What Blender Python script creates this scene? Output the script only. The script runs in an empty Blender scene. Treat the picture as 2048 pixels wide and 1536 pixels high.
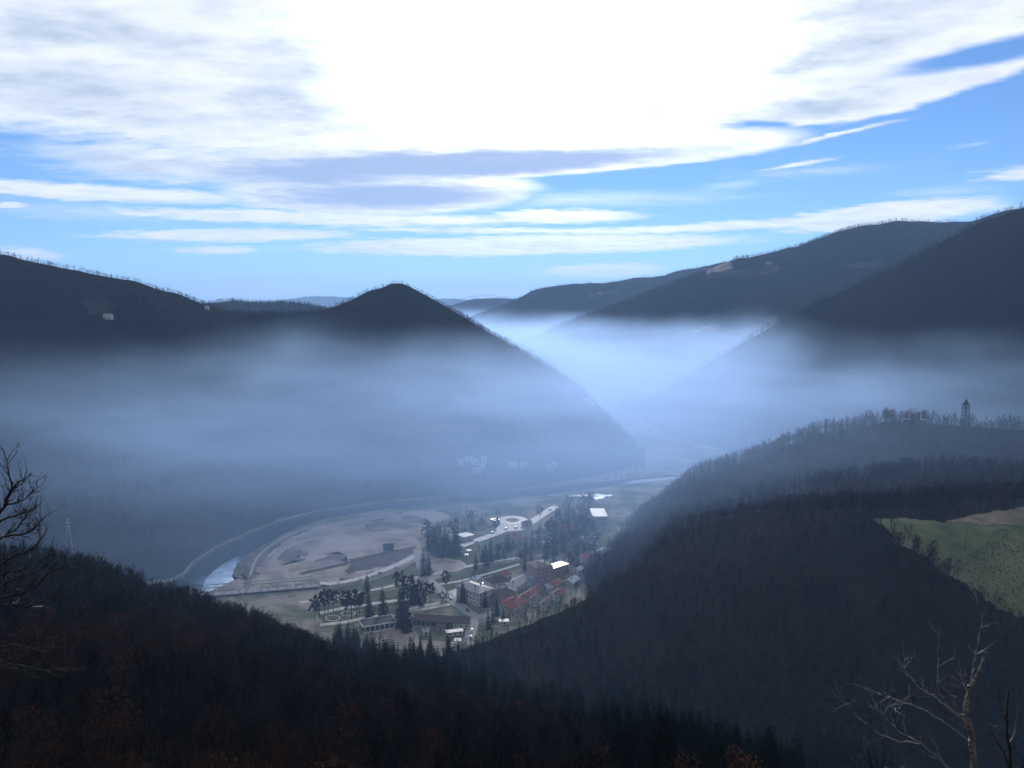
import bpy, bmesh, math, random
import numpy as np
from mathutils import Vector, Matrix

# ------------------------------------------------------------------ camera
EYE = 220.0                       # eye height above the valley floor (z = 0)
FPX = 1577.0                      # focal length in pixels of the 2048 px wide photograph
PITCH = math.atan(163.0 / FPX)    # looking slightly down
CP, SP = math.cos(PITCH), math.sin(PITCH)
sc = bpy.context.scene
col = sc.collection
cam_data = bpy.data.cameras.new("camera")
cam = bpy.data.objects.new("camera", cam_data)
col.objects.link(cam)
cam_data.sensor_width = 36.0
cam_data.lens = 36.0 * FPX / 2048.0
cam_data.clip_start, cam_data.clip_end = 0.5, 60000.0
cam.location = (0, 0, EYE)
cam.rotation_euler = (math.pi / 2 - PITCH, 0, 0)
sc.camera = cam


def ray(px, py):
    a, b = (px - 1024.0) / FPX, (768.0 - py) / FPX
    return a, CP + b * SP, -SP + b * CP


def at(px, py, Y):
    """the point seen at a photograph pixel, Y metres ahead"""
    x, y, z = ray(px, py)
    t = Y / y
    return np.array((x * t, Y, EYE + z * t))


def on(px, py, z=0.0):
    """the point seen at a photograph pixel that lies at height z"""
    x, y, dz = ray(px, py)
    t = (z - EYE) / dz
    return np.array((x * t, y * t, z))


def azel(px, py):
    x, y, z = ray(px, py)
    return math.degrees(math.atan2(x, y)), math.degrees(math.atan2(z, math.hypot(x, y)))


# ------------------------------------------------------------------ exposure, renderer
vs = sc.view_settings
vs.view_transform, vs.look, vs.exposure, vs.gamma = 'Standard', 'None', 0.64, 1.0
vs.use_curve_mapping = False
cy = sc.cycles
sc.render.engine = 'CYCLES'
cy.use_denoising = True
cy.max_bounces, cy.diffuse_bounces, cy.glossy_bounces = 8, 2, 2
cy.transmission_bounces, cy.volume_bounces, cy.transparent_max_bounces = 2, 4, 16
cy.volume_max_steps = 256
cy.sample_clamp_indirect = 4.0

# ------------------------------------------------------------------ sun and sky
SUN_AZ, SUN_EL = 3.0, 21.0        # just above the upper edge of the picture, behind thin cloud
sun_data = bpy.data.lights.new("sun", 'SUN')
sun_data.energy, sun_data.angle, sun_data.color = 2.7, math.radians(10.0), (1.0, 0.97, 0.94)
sun = bpy.data.objects.new("sun", sun_data)
col.objects.link(sun)
sun.rotation_euler = (math.radians(SUN_EL - 90.0), 0, -math.radians(SUN_AZ))


class NT:
    """short hand for building node trees"""

    def __init__(s, tree):
        s.t, s.n, s.l = tree, tree.nodes, tree.links
        s.n.clear()

    def node(s, kind, ins=None, **kw):
        nd = s.n.new(kind)
        for k, v in kw.items():
            setattr(nd, k, v)
        for k, v in (ins or {}).items():
            if hasattr(v, 'is_output'):
                s.l.new(v, nd.inputs[k])
            else:
                nd.inputs[k].default_value = v
        return nd

    def m(s, op, a, b=0.0, c=0.0, clamp=False):
        return s.node('ShaderNodeMath', {0: a, 1: b, 2: c}, operation=op, use_clamp=clamp).outputs[0]

    def vm(s, op, a, b=(0, 0, 0), out=0):
        return s.node('ShaderNodeVectorMath', {0: a, 1: b}, operation=op).outputs[out]

    def step(s, x, lo, hi, kind='SMOOTHSTEP', t0=0.0, t1=1.0):
        return s.node('ShaderNodeMapRange', {0: x, 1: lo, 2: hi, 3: t0, 4: t1}, interpolation_type=kind, clamp=True).outputs[0]

    def noise(s, vec, scale, detail=4.0, rough=0.55, out=0, **kw):
        return s.node('ShaderNodeTexNoise', {'Vector': vec, 'Scale': scale, 'Detail': detail, 'Roughness': rough}, **kw).outputs[out]

    def mix(s, f, a, b, blend='MIX'):
        nd = s.n.new('ShaderNodeMix')
        nd.data_type, nd.blend_type = 'RGBA', blend
        for i, v in ((0, f), (6, a), (7, b)):
            if hasattr(v, 'is_output'):
                s.l.new(v, nd.inputs[i])
            else:
                nd.inputs[i].default_value = (*v, 1.0) if i and len(v) == 3 else v
        return nd.outputs[2]

    def comb(s, x, y, z=0.0):
        return s.node('ShaderNodeCombineXYZ', {0: x, 1: y, 2: z}).outputs[0]


def build_sky():
    w = bpy.data.worlds.new("World")
    sc.world = w
    w.use_nodes = True
    t = NT(w.node_tree)
    D = t.node('ShaderNodeTexCoord').outputs['Generated']
    D = t.vm('NORMALIZE', D)
    sp = t.node('ShaderNodeSeparateXYZ', {0: D})
    X, Y, Z = sp.outputs
    az = t.m('MULTIPLY', t.m('ARCTAN2', X, Y), 57.29578)
    el = t.m('MULTIPLY', t.m('ARCSINE', Z), 57.29578)
    # a plane of cloud overhead: its texture closes up towards the horizon
    zz = t.m('ADD', t.m('MAXIMUM', Z, 0.0), 0.07)
    P = t.comb(t.m('DIVIDE', X, zz), t.m('DIVIDE', Y, zz), 0.0)
    n1 = t.noise(P, 1.3, 7.0, 0.6, out=1)
    n2 = t.noise(t.vm('MULTIPLY', P, (1.0, 1.6, 1.0)), 5.0, 6.0, 0.62, out=1)
    c1 = t.vm('SUBTRACT', n1, (0.5, 0.5, 0.5))
    c2 = t.vm('SUBTRACT', n2, (0.5, 0.5, 0.5))
    base = t.comb(az, el, 0.0)
    wide = t.vm('ADD', t.vm('ADD', base, t.vm('MULTIPLY', c1, (6.0, 2.2, 0.0))), t.vm('MULTIPLY', c2, (2.4, 1.4, 0.0)))
    mid = t.vm('ADD', t.vm('ADD', base, t.vm('MULTIPLY', c1, (4.0, 1.0, 0.0))), t.vm('MULTIPLY', c2, (2.2, 0.7, 0.0)))
    fine = t.vm('ADD', t.vm('ADD', base, t.vm('MULTIPLY', c1, (4.0, 0.30, 0.0))), t.vm('MULTIPLY', c2, (2.6, 0.42, 0.0)))

    def blob(coord, cx, cy_, L, T, tilt=0.0, soft=14.0):
        """ellipse given in photograph pixels, turned into degrees of azimuth and elevation"""
        a0, e0 = azel(cx, cy_)
        sx = azel(cx + 1, cy_)[0] - a0
        sy = e0 - azel(cx, cy_ + 1)[1]
        mp = t.node('ShaderNodeMapping', {'Vector': coord, 'Location': (a0, e0, 0), 'Rotation': (0, 0, math.radians(tilt)),
                                          'Scale': (L * sx, T * sy, 1.0)}, vector_type='TEXTURE')
        r = t.vm('LENGTH', mp.outputs[0], out=1)
        k = T / soft
        return t.m('MULTIPLY_ADD', r, -k, k)

    def union(items):
        acc = items[0]
        for i in items[1:]:
            acc = t.m('SMOOTH_MAX', acc, i, 0.3)
        return acc

    W = lambda *a, **k: blob(wide, *a, **k)
    F = lambda *a, **k: blob(fine, *a, **k)
    mass = union([W(450, 90, 1000, 235, soft=45), W(1000, 140, 760, 190, soft=40), W(1000, -330, 2600, 330, soft=60),
                  blob(mid, 1560, 190, 505, 92, 7, soft=8), blob(mid, 1250, 215, 420, 75, 4, soft=14), blob(mid, 1750, 5, 520, 88, -3, soft=20)])
    bands = union([F(1020, 312, 590, 46, 2.0, soft=7), F(770, 385, 330, 50, 1.5, soft=12), F(260, 390, 330, 18, 0.5, soft=14), W(420, 330, 380, 50, 0, soft=34)])
    st = union([F(650, 437, 420, 14, soft=8), F(470, 470, 245, 14, 1.5, soft=8), F(1050, 491, 430, 20, 1, soft=8), F(1010, 461, 300, 6, 0, soft=7),
                F(1490, 450, 470, 9, 1.5, soft=7), F(1760, 432, 230, 26, 4, soft=12), F(1205, 541, 130, 14, 1, soft=8),
                F(480, 582, 190, 15, 1, soft=9), F(960, 588, 100, 9, 2, soft=7), F(150, 384, 250, 17, soft=12),
                F(430, 500, 85, 9, 2, soft=8), F(2030, 348, 90, 13, soft=12), F(1120, 433, 160, 14, soft=9),
                F(1660, 272, 120, 4, 8, soft=5), F(1600, 328, 65, 4, 6, soft=6), F(60, 507, 70, 10, -5, soft=9), F(30, 411, 45, 6, soft=7)])
    veil = union([F(1640, 342, 130, 9, soft=14), F(1890, 383, 95, 9, soft=12), F(1200, 400, 230, 16, soft=16), F(1955, 286, 22, 5, 6, soft=6),
                  F(1330, 398, 170, 6, soft=8), F(1450, 372, 70, 8, 6, soft=14), F(200, 425, 220, 18, soft=20)])
    hole = union([F(1530, 254, 75, 14, -6, soft=12), F(130, 360, 150, 9, 0, soft=8), F(1990, 104, 210, 24, 5, soft=18), F(1600, 262, 120, 9, 4, soft=9)])
    # beyond the picture the same broken layer goes on
    nz = t.noise(P, 0.55, 6.0, 0.55)
    outside = t.m('MAXIMUM', t.step(t.m('ABSOLUTE', az), 38.0, 60.0), t.step(el, 24.0, 34.0))
    rest = t.m('MULTIPLY', t.step(nz, 0.40, 0.56), t.m('MULTIPLY', outside, t.step(el, 4.0, 14.0)))
    n1v = t.m('SUBTRACT', t.node('ShaderNodeSeparateXYZ', {0: n2}).outputs[0], 0.5)
    massv = t.m('ADD', mass, t.m('MULTIPLY', n1v, 1.2))
    A = t.step(massv, -0.25, 0.9)
    A = t.m('MULTIPLY', A, t.step(t.m('SUBTRACT', 0.6, hole), 0.0, 1.0))
    A = t.m('MAXIMUM', A, t.step(t.m('ADD', bands, t.m('MULTIPLY', n1v, 1.0)), -0.25, 0.9))
    A = t.m('MAXIMUM', A, t.step(t.m('ADD', st, t.m('MULTIPLY', n1v, 1.8)), -0.45, 0.65))
    A = t.m('MAXIMUM', A, t.m('MULTIPLY', t.step(t.m('ADD', veil, t.m('MULTIPLY', n1v, 1.5)), -0.6, 1.2), 0.45))
    A = t.m('MAXIMUM', A, rest)
    # grey undersides where the layer is thick
    dark = union([F(930, 328, 480, 30, 2.0, soft=20), F(790, 392, 270, 30, 1.0, soft=24), F(620, 350, 220, 24, 0, soft=24)])
    soft_grey = union([W(330, 75, 130, 24, -8, soft=24), W(110, 40, 190, 35, 0, soft=34), W(570, 135, 80, 60, 0, soft=60),
                       F(1350, 218, 80, 9, 2, soft=12), F(1590, 222, 190, 26, 5, soft=26), W(1700, 95, 170, 34, 8, soft=34),
                       W(120, 170, 260, 60, 0, soft=70), W(1700, 15, 330, 30, 0, soft=40), W(560, 205, 120, 40, 0, soft=50), W(250, 330, 300, 25, 0, soft=40)])
    gd = t.m('MULTIPLY', t.step(t.m('ADD', dark, t.m('MULTIPLY', n1v, 1.0)), -0.45, 0.7), 0.95)
    gs = t.m('MULTIPLY', t.step(t.m('ADD', soft_grey, t.m('MULTIPLY', n1v, 1.8)), -0.6, 0.9), 0.55)
    tex = t.m('ADD', t.step(t.noise(t.vm('MULTIPLY', P, (1.0, 1.3, 1.0)), 4.5, 8.0, 0.68), 0.38, 0.68, t1=0.36), t.step(t.noise(P, 1.1, 4.0, 0.6), 0.42, 0.7, t1=0.28))
    gs = t.m('ADD', gs, tex)
    # forward scatter: thin cloud shines towards the sun
    sd = Vector((math.sin(math.radians(SUN_AZ)) * math.cos(math.radians(SUN_EL)), math.cos(math.radians(SUN_AZ)) * math.cos(math.radians(SUN_EL)), math.sin(math.radians(SUN_EL))))
    cosang = t.vm('DOT_PRODUCT', D, tuple(sd), out=1)
    ang = t.m('MULTIPLY', t.m('ARCCOSINE', cosang), 57.29578)
    glow = t.step(ang, 0.0, 22.0, 'SMOOTHSTEP', 1.0, 0.0)
    white = t.mix(glow, (0.70, 0.72, 0.74), (1.9, 1.87, 1.83))
    gs = t.m('MULTIPLY', gs, t.m('SUBTRACT', 1.0, t.m('MULTIPLY', glow, 0.1)))
    cc = t.mix(gs, white, (0.36, 0.42, 0.51))
    cc = t.mix(gd, cc, (0.25, 0.325, 0.50))
    back = t.step(ang, 40.0, 120.0, 'SMOOTHSTEP', 1.0, 0.42)
    cc = t.mix(1.0, cc, t.comb(back, back, back), 'MULTIPLY')
    sky = t.node('ShaderNodeTexSky', sky_type='NISHITA', sun_disc=False, sun_elevation=math.radians(SUN_EL), sun_rotation=math.radians(SUN_AZ),
                 altitude=1500.0, air_density=1.0, dust_density=0.0, ozone_density=3.0)
    cool = t.mix(1.0, sky.outputs[0], (0.69, 0.93, 1.22), 'MULTIPLY')      # the camera's cool white balance
    b1 = t.node('ShaderNodeBackground', {'Color': cool, 'Strength': 0.062})
    b2 = t.node('ShaderNodeBackground', {'Color': cc, 'Strength': 1.0})
    mx = t.node('ShaderNodeMixShader', {0: A, 1: b1.outputs[0], 2: b2.outputs[0]})
    t.node('ShaderNodeOutputWorld', {0: mx.outputs[0]})
    w.cycles.sampling_method = 'MANUAL'
    w.cycles.sample_map_resolution = 512


build_sky()

# ------------------------------------------------------------------ noise in numpy
def _hash(ix, iy, seed):
    h = (ix.astype(np.int64) * 374761393 + iy.astype(np.int64) * 668265263 + seed * 974711) & 0x7fffffff
    h = (h ^ (h >> 13)) * 1274126177 & 0x7fffffff
    return ((h ^ (h >> 16)) & 0xffff) / 65535.0


def vnoise(x, y, seed=0):
    ix, iy = np.floor(x), np.floor(y)
    fx, fy = x - ix, y - iy
    fx, fy = fx * fx * fx * (fx * (fx * 6 - 15) + 10), fy * fy * fy * (fy * (fy * 6 - 15) + 10)
    a, b = _hash(ix, iy, seed), _hash(ix + 1, iy, seed)
    c, d = _hash(ix, iy + 1, seed), _hash(ix + 1, iy + 1, seed)
    return (a + (b - a) * fx) * (1 - fy) + (c + (d - c) * fx) * fy


def fbm(x, y, octaves=4, seed=0, gain=0.5):
    s, a, n = 0.0, 1.0, 0.0
    for o in range(octaves):
        s = s + a * (vnoise(x * 2 ** o + 17.3 * o, y * 2 ** o - 9.1 * o, seed + o) * 2 - 1)
        n += a
        a *= gain
    return s / n


# ------------------------------------------------------------------ the shape of the land
def ridge(pts, drop=8.0):
    """pts: (pixel x, pixel y, metres ahead); the crest lies a tree's height under the outline"""
    return np.array([at(a, b, Y) - (0, 0, drop) for a, b, Y in pts])


RIDGES = [  # crest line, slope towards the foot, rounding radius
    (ridge([(-500, 440, 1150), (-200, 462, 1150), (0, 500, 1120), (140, 527, 1130), (245, 546, 1150), (330, 572, 1190), (420, 602, 1230), (480, 614, 1260), (560, 614, 1290), (640, 612, 1300)], 9), 0.62, 30),
    (ridge([(0, 500, 1120), (90, 650, 980), (150, 800, 850), (190, 900, 760)], 8), 0.62, 25),
    (ridge([(330, 572, 1190), (430, 720, 1060), (520, 850, 960)], 8), 0.62, 20),
    (ridge([(640, 612, 1300), (700, 592, 1290), (750, 568, 1275), (788, 556, 1270), (800, 556, 1270), (830, 572, 1265), (880, 606, 1262), (930, 642, 1258), (990, 692, 1250), (1060, 742, 1235), (1130, 785, 1215), (1180, 822, 1200), (1240, 872, 1170), (1300, 925, 1110)], 7), 0.60, 9),
    (ridge([(790, 562, 1270), (700, 700, 1130), (650, 800, 1060)], 7), 0.64, 20),
    (ridge([(800, 606, 1700), (850, 604, 1700), (890, 614, 1720), (960, 648, 1730), (1030, 702, 1730), (1085, 742, 1730)], 8), 0.55, 25),
    # low wooded hill behind the saddle
    (ridge([(420, 603, 2300), (480, 600, 2300), (540, 594, 2300), (600, 596, 2300), (650, 610, 2300)], 6), 0.4, 60),
    # right: near dark mountain, its foot in the fog
    (ridge([(2500, 330, 1150), (2200, 330, 1250), (2048, 400, 1330), (1990, 420, 1350), (1940, 446, 1365), (1880, 482, 1385), (1790, 526, 1420), (1660, 582, 1450), (1570, 628, 1480), (1490, 682, 1500), (1400, 735, 1510), (1300, 785, 1510), (1205, 830, 1500)], 9), 0.68, 20),
    # right: high far ridge
    (ridge([(2700, 330, 2250), (2300, 350, 2350), (2048, 405, 2450), (1940, 435, 2500), (1885, 436, 2520), (1800, 428, 2500), (1740, 441, 2480), (1680, 460, 2480), (1600, 484, 2480), (1500, 503, 2480), (1465, 520, 2450)], 10), 0.42, 50),
    (ridge([(1465, 520, 2450), (1380, 572, 2480), (1250, 600, 2500), (1160, 635, 2520), (1090, 662, 2550)], 10), 0.45, 40),
    (ridge([(1740, 441, 2480), (1640, 560, 2150), (1560, 640, 1950), (1420, 690, 1900)], 8), 0.35, 80),
    # further ridges
    (ridge([(1600, 505, 3700), (1460, 515, 3700), (1390, 528, 3650), (1340, 546, 3600), (1250, 554, 3550), (1190, 556, 3500), (1100, 570, 3450), (1040, 594, 3420), (990, 625, 3400)], 9), 0.45, 50),
    (ridge([(1120, 580, 5200), (1030, 592, 5100), (960, 587, 5000), (915, 598, 5000), (860, 618, 4950)], 9), 0.4, 80),
    (ridge([(200, 615, 11500), (430, 604, 11500), (560, 600, 11800), (650, 590, 12000), (760, 598, 12000), (860, 600, 12300), (900, 596, 12500), (1000, 606, 12800), (1150, 605, 13000), (1500, 600, 13000), (2400, 590, 13000)], 0), 0.2, 400),
    (ridge([(-900, 590, 12500), (-300, 600, 12000), (200, 612, 11500)], 0), 0.2, 400),
    # hill with the lookout tower
    (ridge([(1262, 1010, 720), (1310, 970, 715), (1400, 942, 715), (1480, 905, 715), (1590, 884, 715), (1680, 836, 715), (1790, 814, 715), (1930, 826, 700), (2048, 836, 700), (2300, 830, 700), (2600, 780, 700)], 11), 0.50, 12),
    (ridge([(1480, 1000, 560), (1600, 975, 560), (1740, 930, 560), (1850, 915, 560), (2048, 922, 560), (2400, 920, 560)], 11), 0.40, 12),
    # near dark hill with the pasture
    (ridge([(1078, 1300, 468), (1104, 1255, 474), (1142, 1202, 480), (1216, 1114, 490), (1300, 1055, 480), (1400, 1024, 470), (1560, 990, 440), (1650, 1008, 425), (1740, 1013, 405)], 10), 0.46, 10),
    (ridge([(1740, 1029, 405), (1900, 1034, 405), (1960, 1022, 405), (2060, 1004, 405), (2300, 980, 390)], 0), 0.34, 25),
]
# outline of the near slope below the viewpoint: tree tops
NEAR = ridge([(-900, 1010, 220), (-400, 1050, 300), (0, 1088, 340), (100, 1098, 345), (200, 1118, 350), (300, 1158, 360), (400, 1184, 370), (500, 1214, 380), (600, 1250, 390), (700, 1284, 400),
              (800, 1310, 405), (900, 1334, 405), (1000, 1356, 392), (1100, 1376, 370), (1200, 1402, 340), (1300, 1416, 315), (1450, 1462, 265), (1650, 1528, 205), (1850, 1590, 160), (2100, 1640, 130), (2500, 1700, 100), (3200, 1700, 80)], 10)
NEAR_AZ = np.arctan2(NEAR[:, 0], NEAR[:, 1])
NEAR_D = np.hypot(NEAR[:, 0], NEAR[:, 1])

FLOOR = np.array([on(a, b)[:2] for a, b in [
    (150, 1190), (300, 1165), (372, 1143), (398, 1110), (444, 1081), (506, 1053), (577, 1030), (664, 1012), (762, 1000), (870, 991), (1000, 978), (1100, 962),
    (1220, 948), (1290, 935), (1296, 905), (1262, 885), (1228, 850), (1196, 820), (1185, 805), (1225, 805), (1260, 830), (1330, 870), (1440, 900), (1480, 935),
    (1315, 1010), (1272, 1050), (1242, 1110), (1196, 1168), (1146, 1230), (1086, 1308), (1006, 1350), (880, 1378), (700, 1362), (560, 1310), (400, 1275), (250, 1250), (100, 1235)]])


def seg_dist(px, py, a, b):
    d = b - a
    L = float(d @ d) + 1e-9
    t = np.clip(((px - a[0]) * d[0] + (py - a[1]) * d[1]) / L, 0, 1)
    return np.hypot(px - a[0] - t * d[0], py - a[1] - t * d[1]), t


def poly_dist(px, py, P):
    """signed distance to a polygon, positive outside"""
    best = np.full(px.shape, 1e9)
    inside = np.zeros(px.shape, bool)
    n = len(P)
    for i in range(n):
        a, b = P[i], P[(i + 1) % n]
        best = np.minimum(best, seg_dist(px, py, a, b)[0])
        c = (a[1] > py) != (b[1] > py)
        inside ^= c & (px < (b[0] - a[0]) * (py - a[1]) / (b[1] - a[1] + 1e-12) + a[0])
    return np.where(inside, -best, best)


def smax(a, b, k):
    h = np.clip(0.5 + 0.5 * (a - b) / k, 0, 1)
    return b + (a - b) * h + k * h * (1 - h)


def sstep(x, a, b):
    t = np.clip((x - a) / (b - a), 0, 1)
    return t * t * (3 - 2 * t)


RIVER = np.array([on(a, b)[:2] for a, b in [
    (150, 1207), (300, 1185), (380, 1172), (425, 1150), (445, 1122), (475, 1097), (520, 1073), (575, 1048), (650, 1028), (760, 1012), (880, 1001), (1000, 992), (1100, 980), (1200, 969), (1300, 958), (1420, 948)]])
RIVER_W = np.array([16, 17, 19, 21, 20, 17, 14, 12, 11, 11, 11, 12, 12, 9, 7, 6.0])


def river_dist(px, py):
    best = np.full(px.shape, 1e9)
    for i in range(len(RIVER) - 1):
        d, t = seg_dist(px, py, RIVER[i], RIVER[i + 1])
        best = np.minimum(best, d - (RIVER_W[i] + (RIVER_W[i + 1] - RIVER_W[i]) * t))
    return best


def height(px, py):
    px, py = np.asarray(px, float), np.asarray(py, float)
    z = np.full(px.shape, -60.0)
    for P, slope, r in RIDGES:
        best = np.full(px.shape, -1e9)
        for i in range(len(P) - 1):
            d, t = seg_dist(px, py, P[i, :2], P[i + 1, :2])
            best = np.maximum(best, P[i, 2] + (P[i + 1, 2] - P[i, 2]) * t - slope * (np.sqrt(d * d + r * r) - r))
        z = smax(z, best, 6.0)
    D, A = np.hypot(px, py), np.arctan2(px, py)
    # gullies and spurs worn into the hillsides, faint on the crests
    wear = fbm(px / 170.0, py / 170.0, 4, 3) * 9 + np.abs(fbm(px / 320.0 + 5, py / 320.0, 3, 9)) * -16
    far = sstep(D, 600, 1500)
    z = z + wear * (0.35 + 0.75 * sstep(D, 1300, 1900)) * sstep(z, 4, 90)
    # the valley floor is flat, the hills start at its edge
    fd = poly_dist(px, py, FLOOR)
    outer = sstep(py, 560, 620) * sstep(-px, -160, -60) * (py < 1300)
    cap = np.clip(fd + 17 * outer, 0, None)
    z = np.minimum(z, cap * 0.75 + cap * cap * 0.004)
    z = np.maximum(z, np.minimum(cap * 0.55, 45) * outer)     # steep outer bank
    z = np.where(D > 2600, np.maximum(z, 20 + 30 * sstep(D, 2600, 8000)), z)
    # near slope: drops from the viewpoint, runs on to its crest, falls into the valley
    dc, zc = np.interp(A, NEAR_AZ, NEAR_D), np.interp(A, NEAR_AZ, NEAR[:, 2])
    t = np.clip((D - 60) / np.maximum(dc - 60, 10), 0, 1)
    zn = np.where(D < 60, 217.6 - 45.6 * (D / 60) ** 0.9, 172 + (zc - 172) * t)
    zn = np.where(D < 2.5, 218.2, zn)
    zn = zn + fbm(px / 60.0, py / 60.0, 3, 21) * 2.5 * sstep(D, 40, 120)
    zn = np.where(D > dc, zc - 0.62 * (np.sqrt((D - dc) ** 2 + 144) - 12), zn)
    zb = 219 + 0.3 * np.maximum(D - 3, 0)                        # the hillside goes on rising behind
    bk = sstep(np.abs(A), 1.15, 1.75)
    zn = zn * (1 - bk) + np.minimum(zb, 420) * bk
    z = smax(z, zn, 4.0)
    # channel of the river
    rd = river_dist(px, py)
    z = np.where(fd < 3, np.maximum(z, 0), z)
    z = np.maximum(z, 0.0)
    z = np.where(rd < 6, np.minimum(z, -3.0 + 3.0 * sstep(rd, -2.0, 4.0) + 60 * sstep(rd, 4, 6)), z)
    return z


# ------------------------------------------------------------------ object helpers
def tag(o, label=None, cat=None, group=None, kind=None):
    for k, v in (("label", label), ("category", cat), ("group", group), ("kind", kind)):
        if v:
            o[k] = v
    return o


def mesh_obj(name, verts, faces, mat, parent=None, smooth=False):
    me = bpy.data.meshes.new(name)
    if isinstance(verts, np.ndarray):
        verts = verts.tolist()
    me.from_pydata(verts, [], faces)
    if smooth:
        me.polygons.foreach_set('use_smooth', [True] * len(me.polygons))
    if mat:
        me.materials.append(mat)
    o = bpy.data.objects.new(name, me)
    col.objects.link(o)
    o.parent = parent
    return o


def empty(name, loc=(0, 0, 0), rz=0.0):
    o = bpy.data.objects.new(name, None)
    col.objects.link(o)
    o.location, o.rotation_euler = [float(v) for v in loc], (0, 0, rz)
    o.empty_display_size = 0.5
    return o


# ------------------------------------------------------------------ materials
MATS = {}


def mat(name, c1, c2=None, scale=2.0, rough=0.85, spec=0.2, c3=None, bump=0.0, metallic=0.0, per_object=0.0):
    if name in MATS:
        return MATS[name]
    m = bpy.data.materials.new(name)
    m.use_nodes = True
    t = NT(m.node_tree)
    P = t.node('ShaderNodeNewGeometry').outputs['Position']
    bs = t.node('ShaderNodeBsdfPrincipled', {'Roughness': rough, 'Specular IOR Level': spec, 'Metallic': metallic})
    c = t.mix(t.step(t.noise(P, scale, 5.0, 0.6), 0.36, 0.64), c1, c2 or tuple(v * 0.75 for v in c1))
    if c3:
        c = t.mix(t.step(t.noise(t.vm('ADD', P, (31.0, 7.0, 3.0)), scale * 0.23, 4.0, 0.6), 0.46, 0.62), c, c3)
    if per_object:
        rnd = t.node('ShaderNodeObjectInfo').outputs['Random']
        c = t.mix(1.0, c, t.comb(*[t.step(rnd, 0, 1, 'LINEAR', 1 - per_object, 1 + per_object * k) for k in (1.0, 0.75, 0.5)]), 'MULTIPLY')
    t.l.new(c, bs.inputs['Base Color'])
    if bump:
        b = t.node('ShaderNodeBump', {'Strength': 0.6, 'Distance': bump, 'Height': t.noise(P, scale * 2.5, 5.0, 0.6)})
        t.l.new(b.outputs[0], bs.inputs['Normal'])
    t.node('ShaderNodeOutputMaterial', {0: bs.outputs[0]})
    MATS[name] = m
    return m


def terrain_material():
    m = bpy.data.materials.new("hillside")
    m.use_nodes = True
    t = NT(m.node_tree)
    P = t.node('ShaderNodeNewGeometry').outputs['Position']
    z = t.node('ShaderNodeSeparateXYZ', {0: P}).outputs[2]
    litter = t.mix(t.step(t.noise(P, 0.05, 6.0, 0.65), 0.38, 0.62), (0.018, 0.0145, 0.014), (0.012, 0.0115, 0.012))
    litter = t.mix(t.step(t.noise(P, 0.012, 5.0, 0.6), 0.5, 0.68), litter, (0.012, 0.013, 0.010))
    litter = t.mix(t.step(t.noise(P, 0.9, 4.0, 0.7), 0.5, 0.75, t1=0.6), litter, (0.024, 0.018, 0.016))
    # valley floor: winter grass, faded to straw in patches
    grass = t.mix(t.step(t.noise(P, 0.02, 6.0, 0.62), 0.42, 0.6), (0.12, 0.14, 0.08), (0.34, 0.29, 0.24))
    grass = t.mix(t.step(t.noise(P, 0.25, 5.0, 0.7), 0.5, 0.7, t1=0.6), grass, (0.12, 0.11, 0.07))
    grass = t.mix(t.step(t.noise(P, 0.06, 5.0, 0.6), 0.55, 0.7, t1=0.8), grass, (0.11, 0.10, 0.085))
    gravel = t.mix(t.noise(P, 1.2, 4.0, 0.7), (0.045, 0.043, 0.040), (0.11, 0.10, 0.095))
    up = t.step(t.m('ADD', z, t.m('MULTIPLY', t.m('SUBTRACT', t.noise(P, 0.08, 3.0), 0.5), 3.0)), 0.8, 2.6)
    c = t.mix(up, grass, litter)
    c = t.mix(t.step(z, -0.05, -0.5), c, gravel)
    bs = t.node('ShaderNodeBsdfPrincipled', {'Base Color': c, 'Roughness': 1.0, 'Specular IOR Level': 0.0})
    b = t.node('ShaderNodeBump', {'Strength': 0.7, 'Distance': 0.6, 'Height': t.noise(P, 0.5, 6.0, 0.7)})
    t.l.new(b.outputs[0], bs.inputs['Normal'])
    t.node('ShaderNodeOutputMaterial', {0: bs.outputs[0]})
    return m


def build_terrain():
    az = np.concatenate([np.linspace(-180, -52, 60)[:-1], np.linspace(-52, -36, 60)[:-1], np.linspace(-36, 36, 640), np.linspace(36, 52, 60)[1:], np.linspace(52, 180, 60)[1:-1]])
    rad = np.concatenate([np.linspace(0.6, 8, 8)[:-1], np.geomspace(8, 380, 130)[:-1], np.linspace(380, 1020, 190)[:-1], np.geomspace(1020, 4000, 150)[:-1], np.geomspace(4000, 30000, 50)])
    A, R = np.meshgrid(np.radians(az), rad, indexing='ij')
    x, y = R * np.sin(A), R * np.cos(A)
    z = height(x, y)
    na, nr = A.shape
    v = np.stack([x, y, z], -1).reshape(-1, 3)
    i, j = np.meshgrid(np.arange(na), np.arange(nr - 1), indexing='ij')
    k = (i + 1) % na
    f = np.stack([i * nr + j, k * nr + j, k * nr + j + 1, i * nr + j + 1], -1).reshape(-1, 4)[:, ::-1]
    me = bpy.data.meshes.new("terrain")
    me.vertices.add(len(v)); me.vertices.foreach_set('co', v.ravel())
    me.loops.add(f.size); me.loops.foreach_set('vertex_index', f.ravel().astype(np.int32))
    me.polygons.add(len(f)); me.polygons.foreach_set('loop_start', np.arange(0, f.size, 4, dtype=np.int32))
    me.polygons.foreach_set('loop_total', np.full(len(f), 4, np.int32))
    me.polygons.foreach_set('use_smooth', np.ones(len(f), bool))
    me.update(); me.validate()
    me.materials.append(terrain_material())
    o = bpy.data.objects.new("terrain", me)
    col.objects.link(o)
    tag(o, "wooded hills and the flat valley floor between them", None, None, "structure")
    # horizon of the bare ground seen from the viewpoint, for leaving out what nobody can see
    ang = np.arctan2(z - EYE, R)
    run = np.maximum.accumulate(ang, axis=1)
    return o, np.radians(az), rad, run


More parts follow.
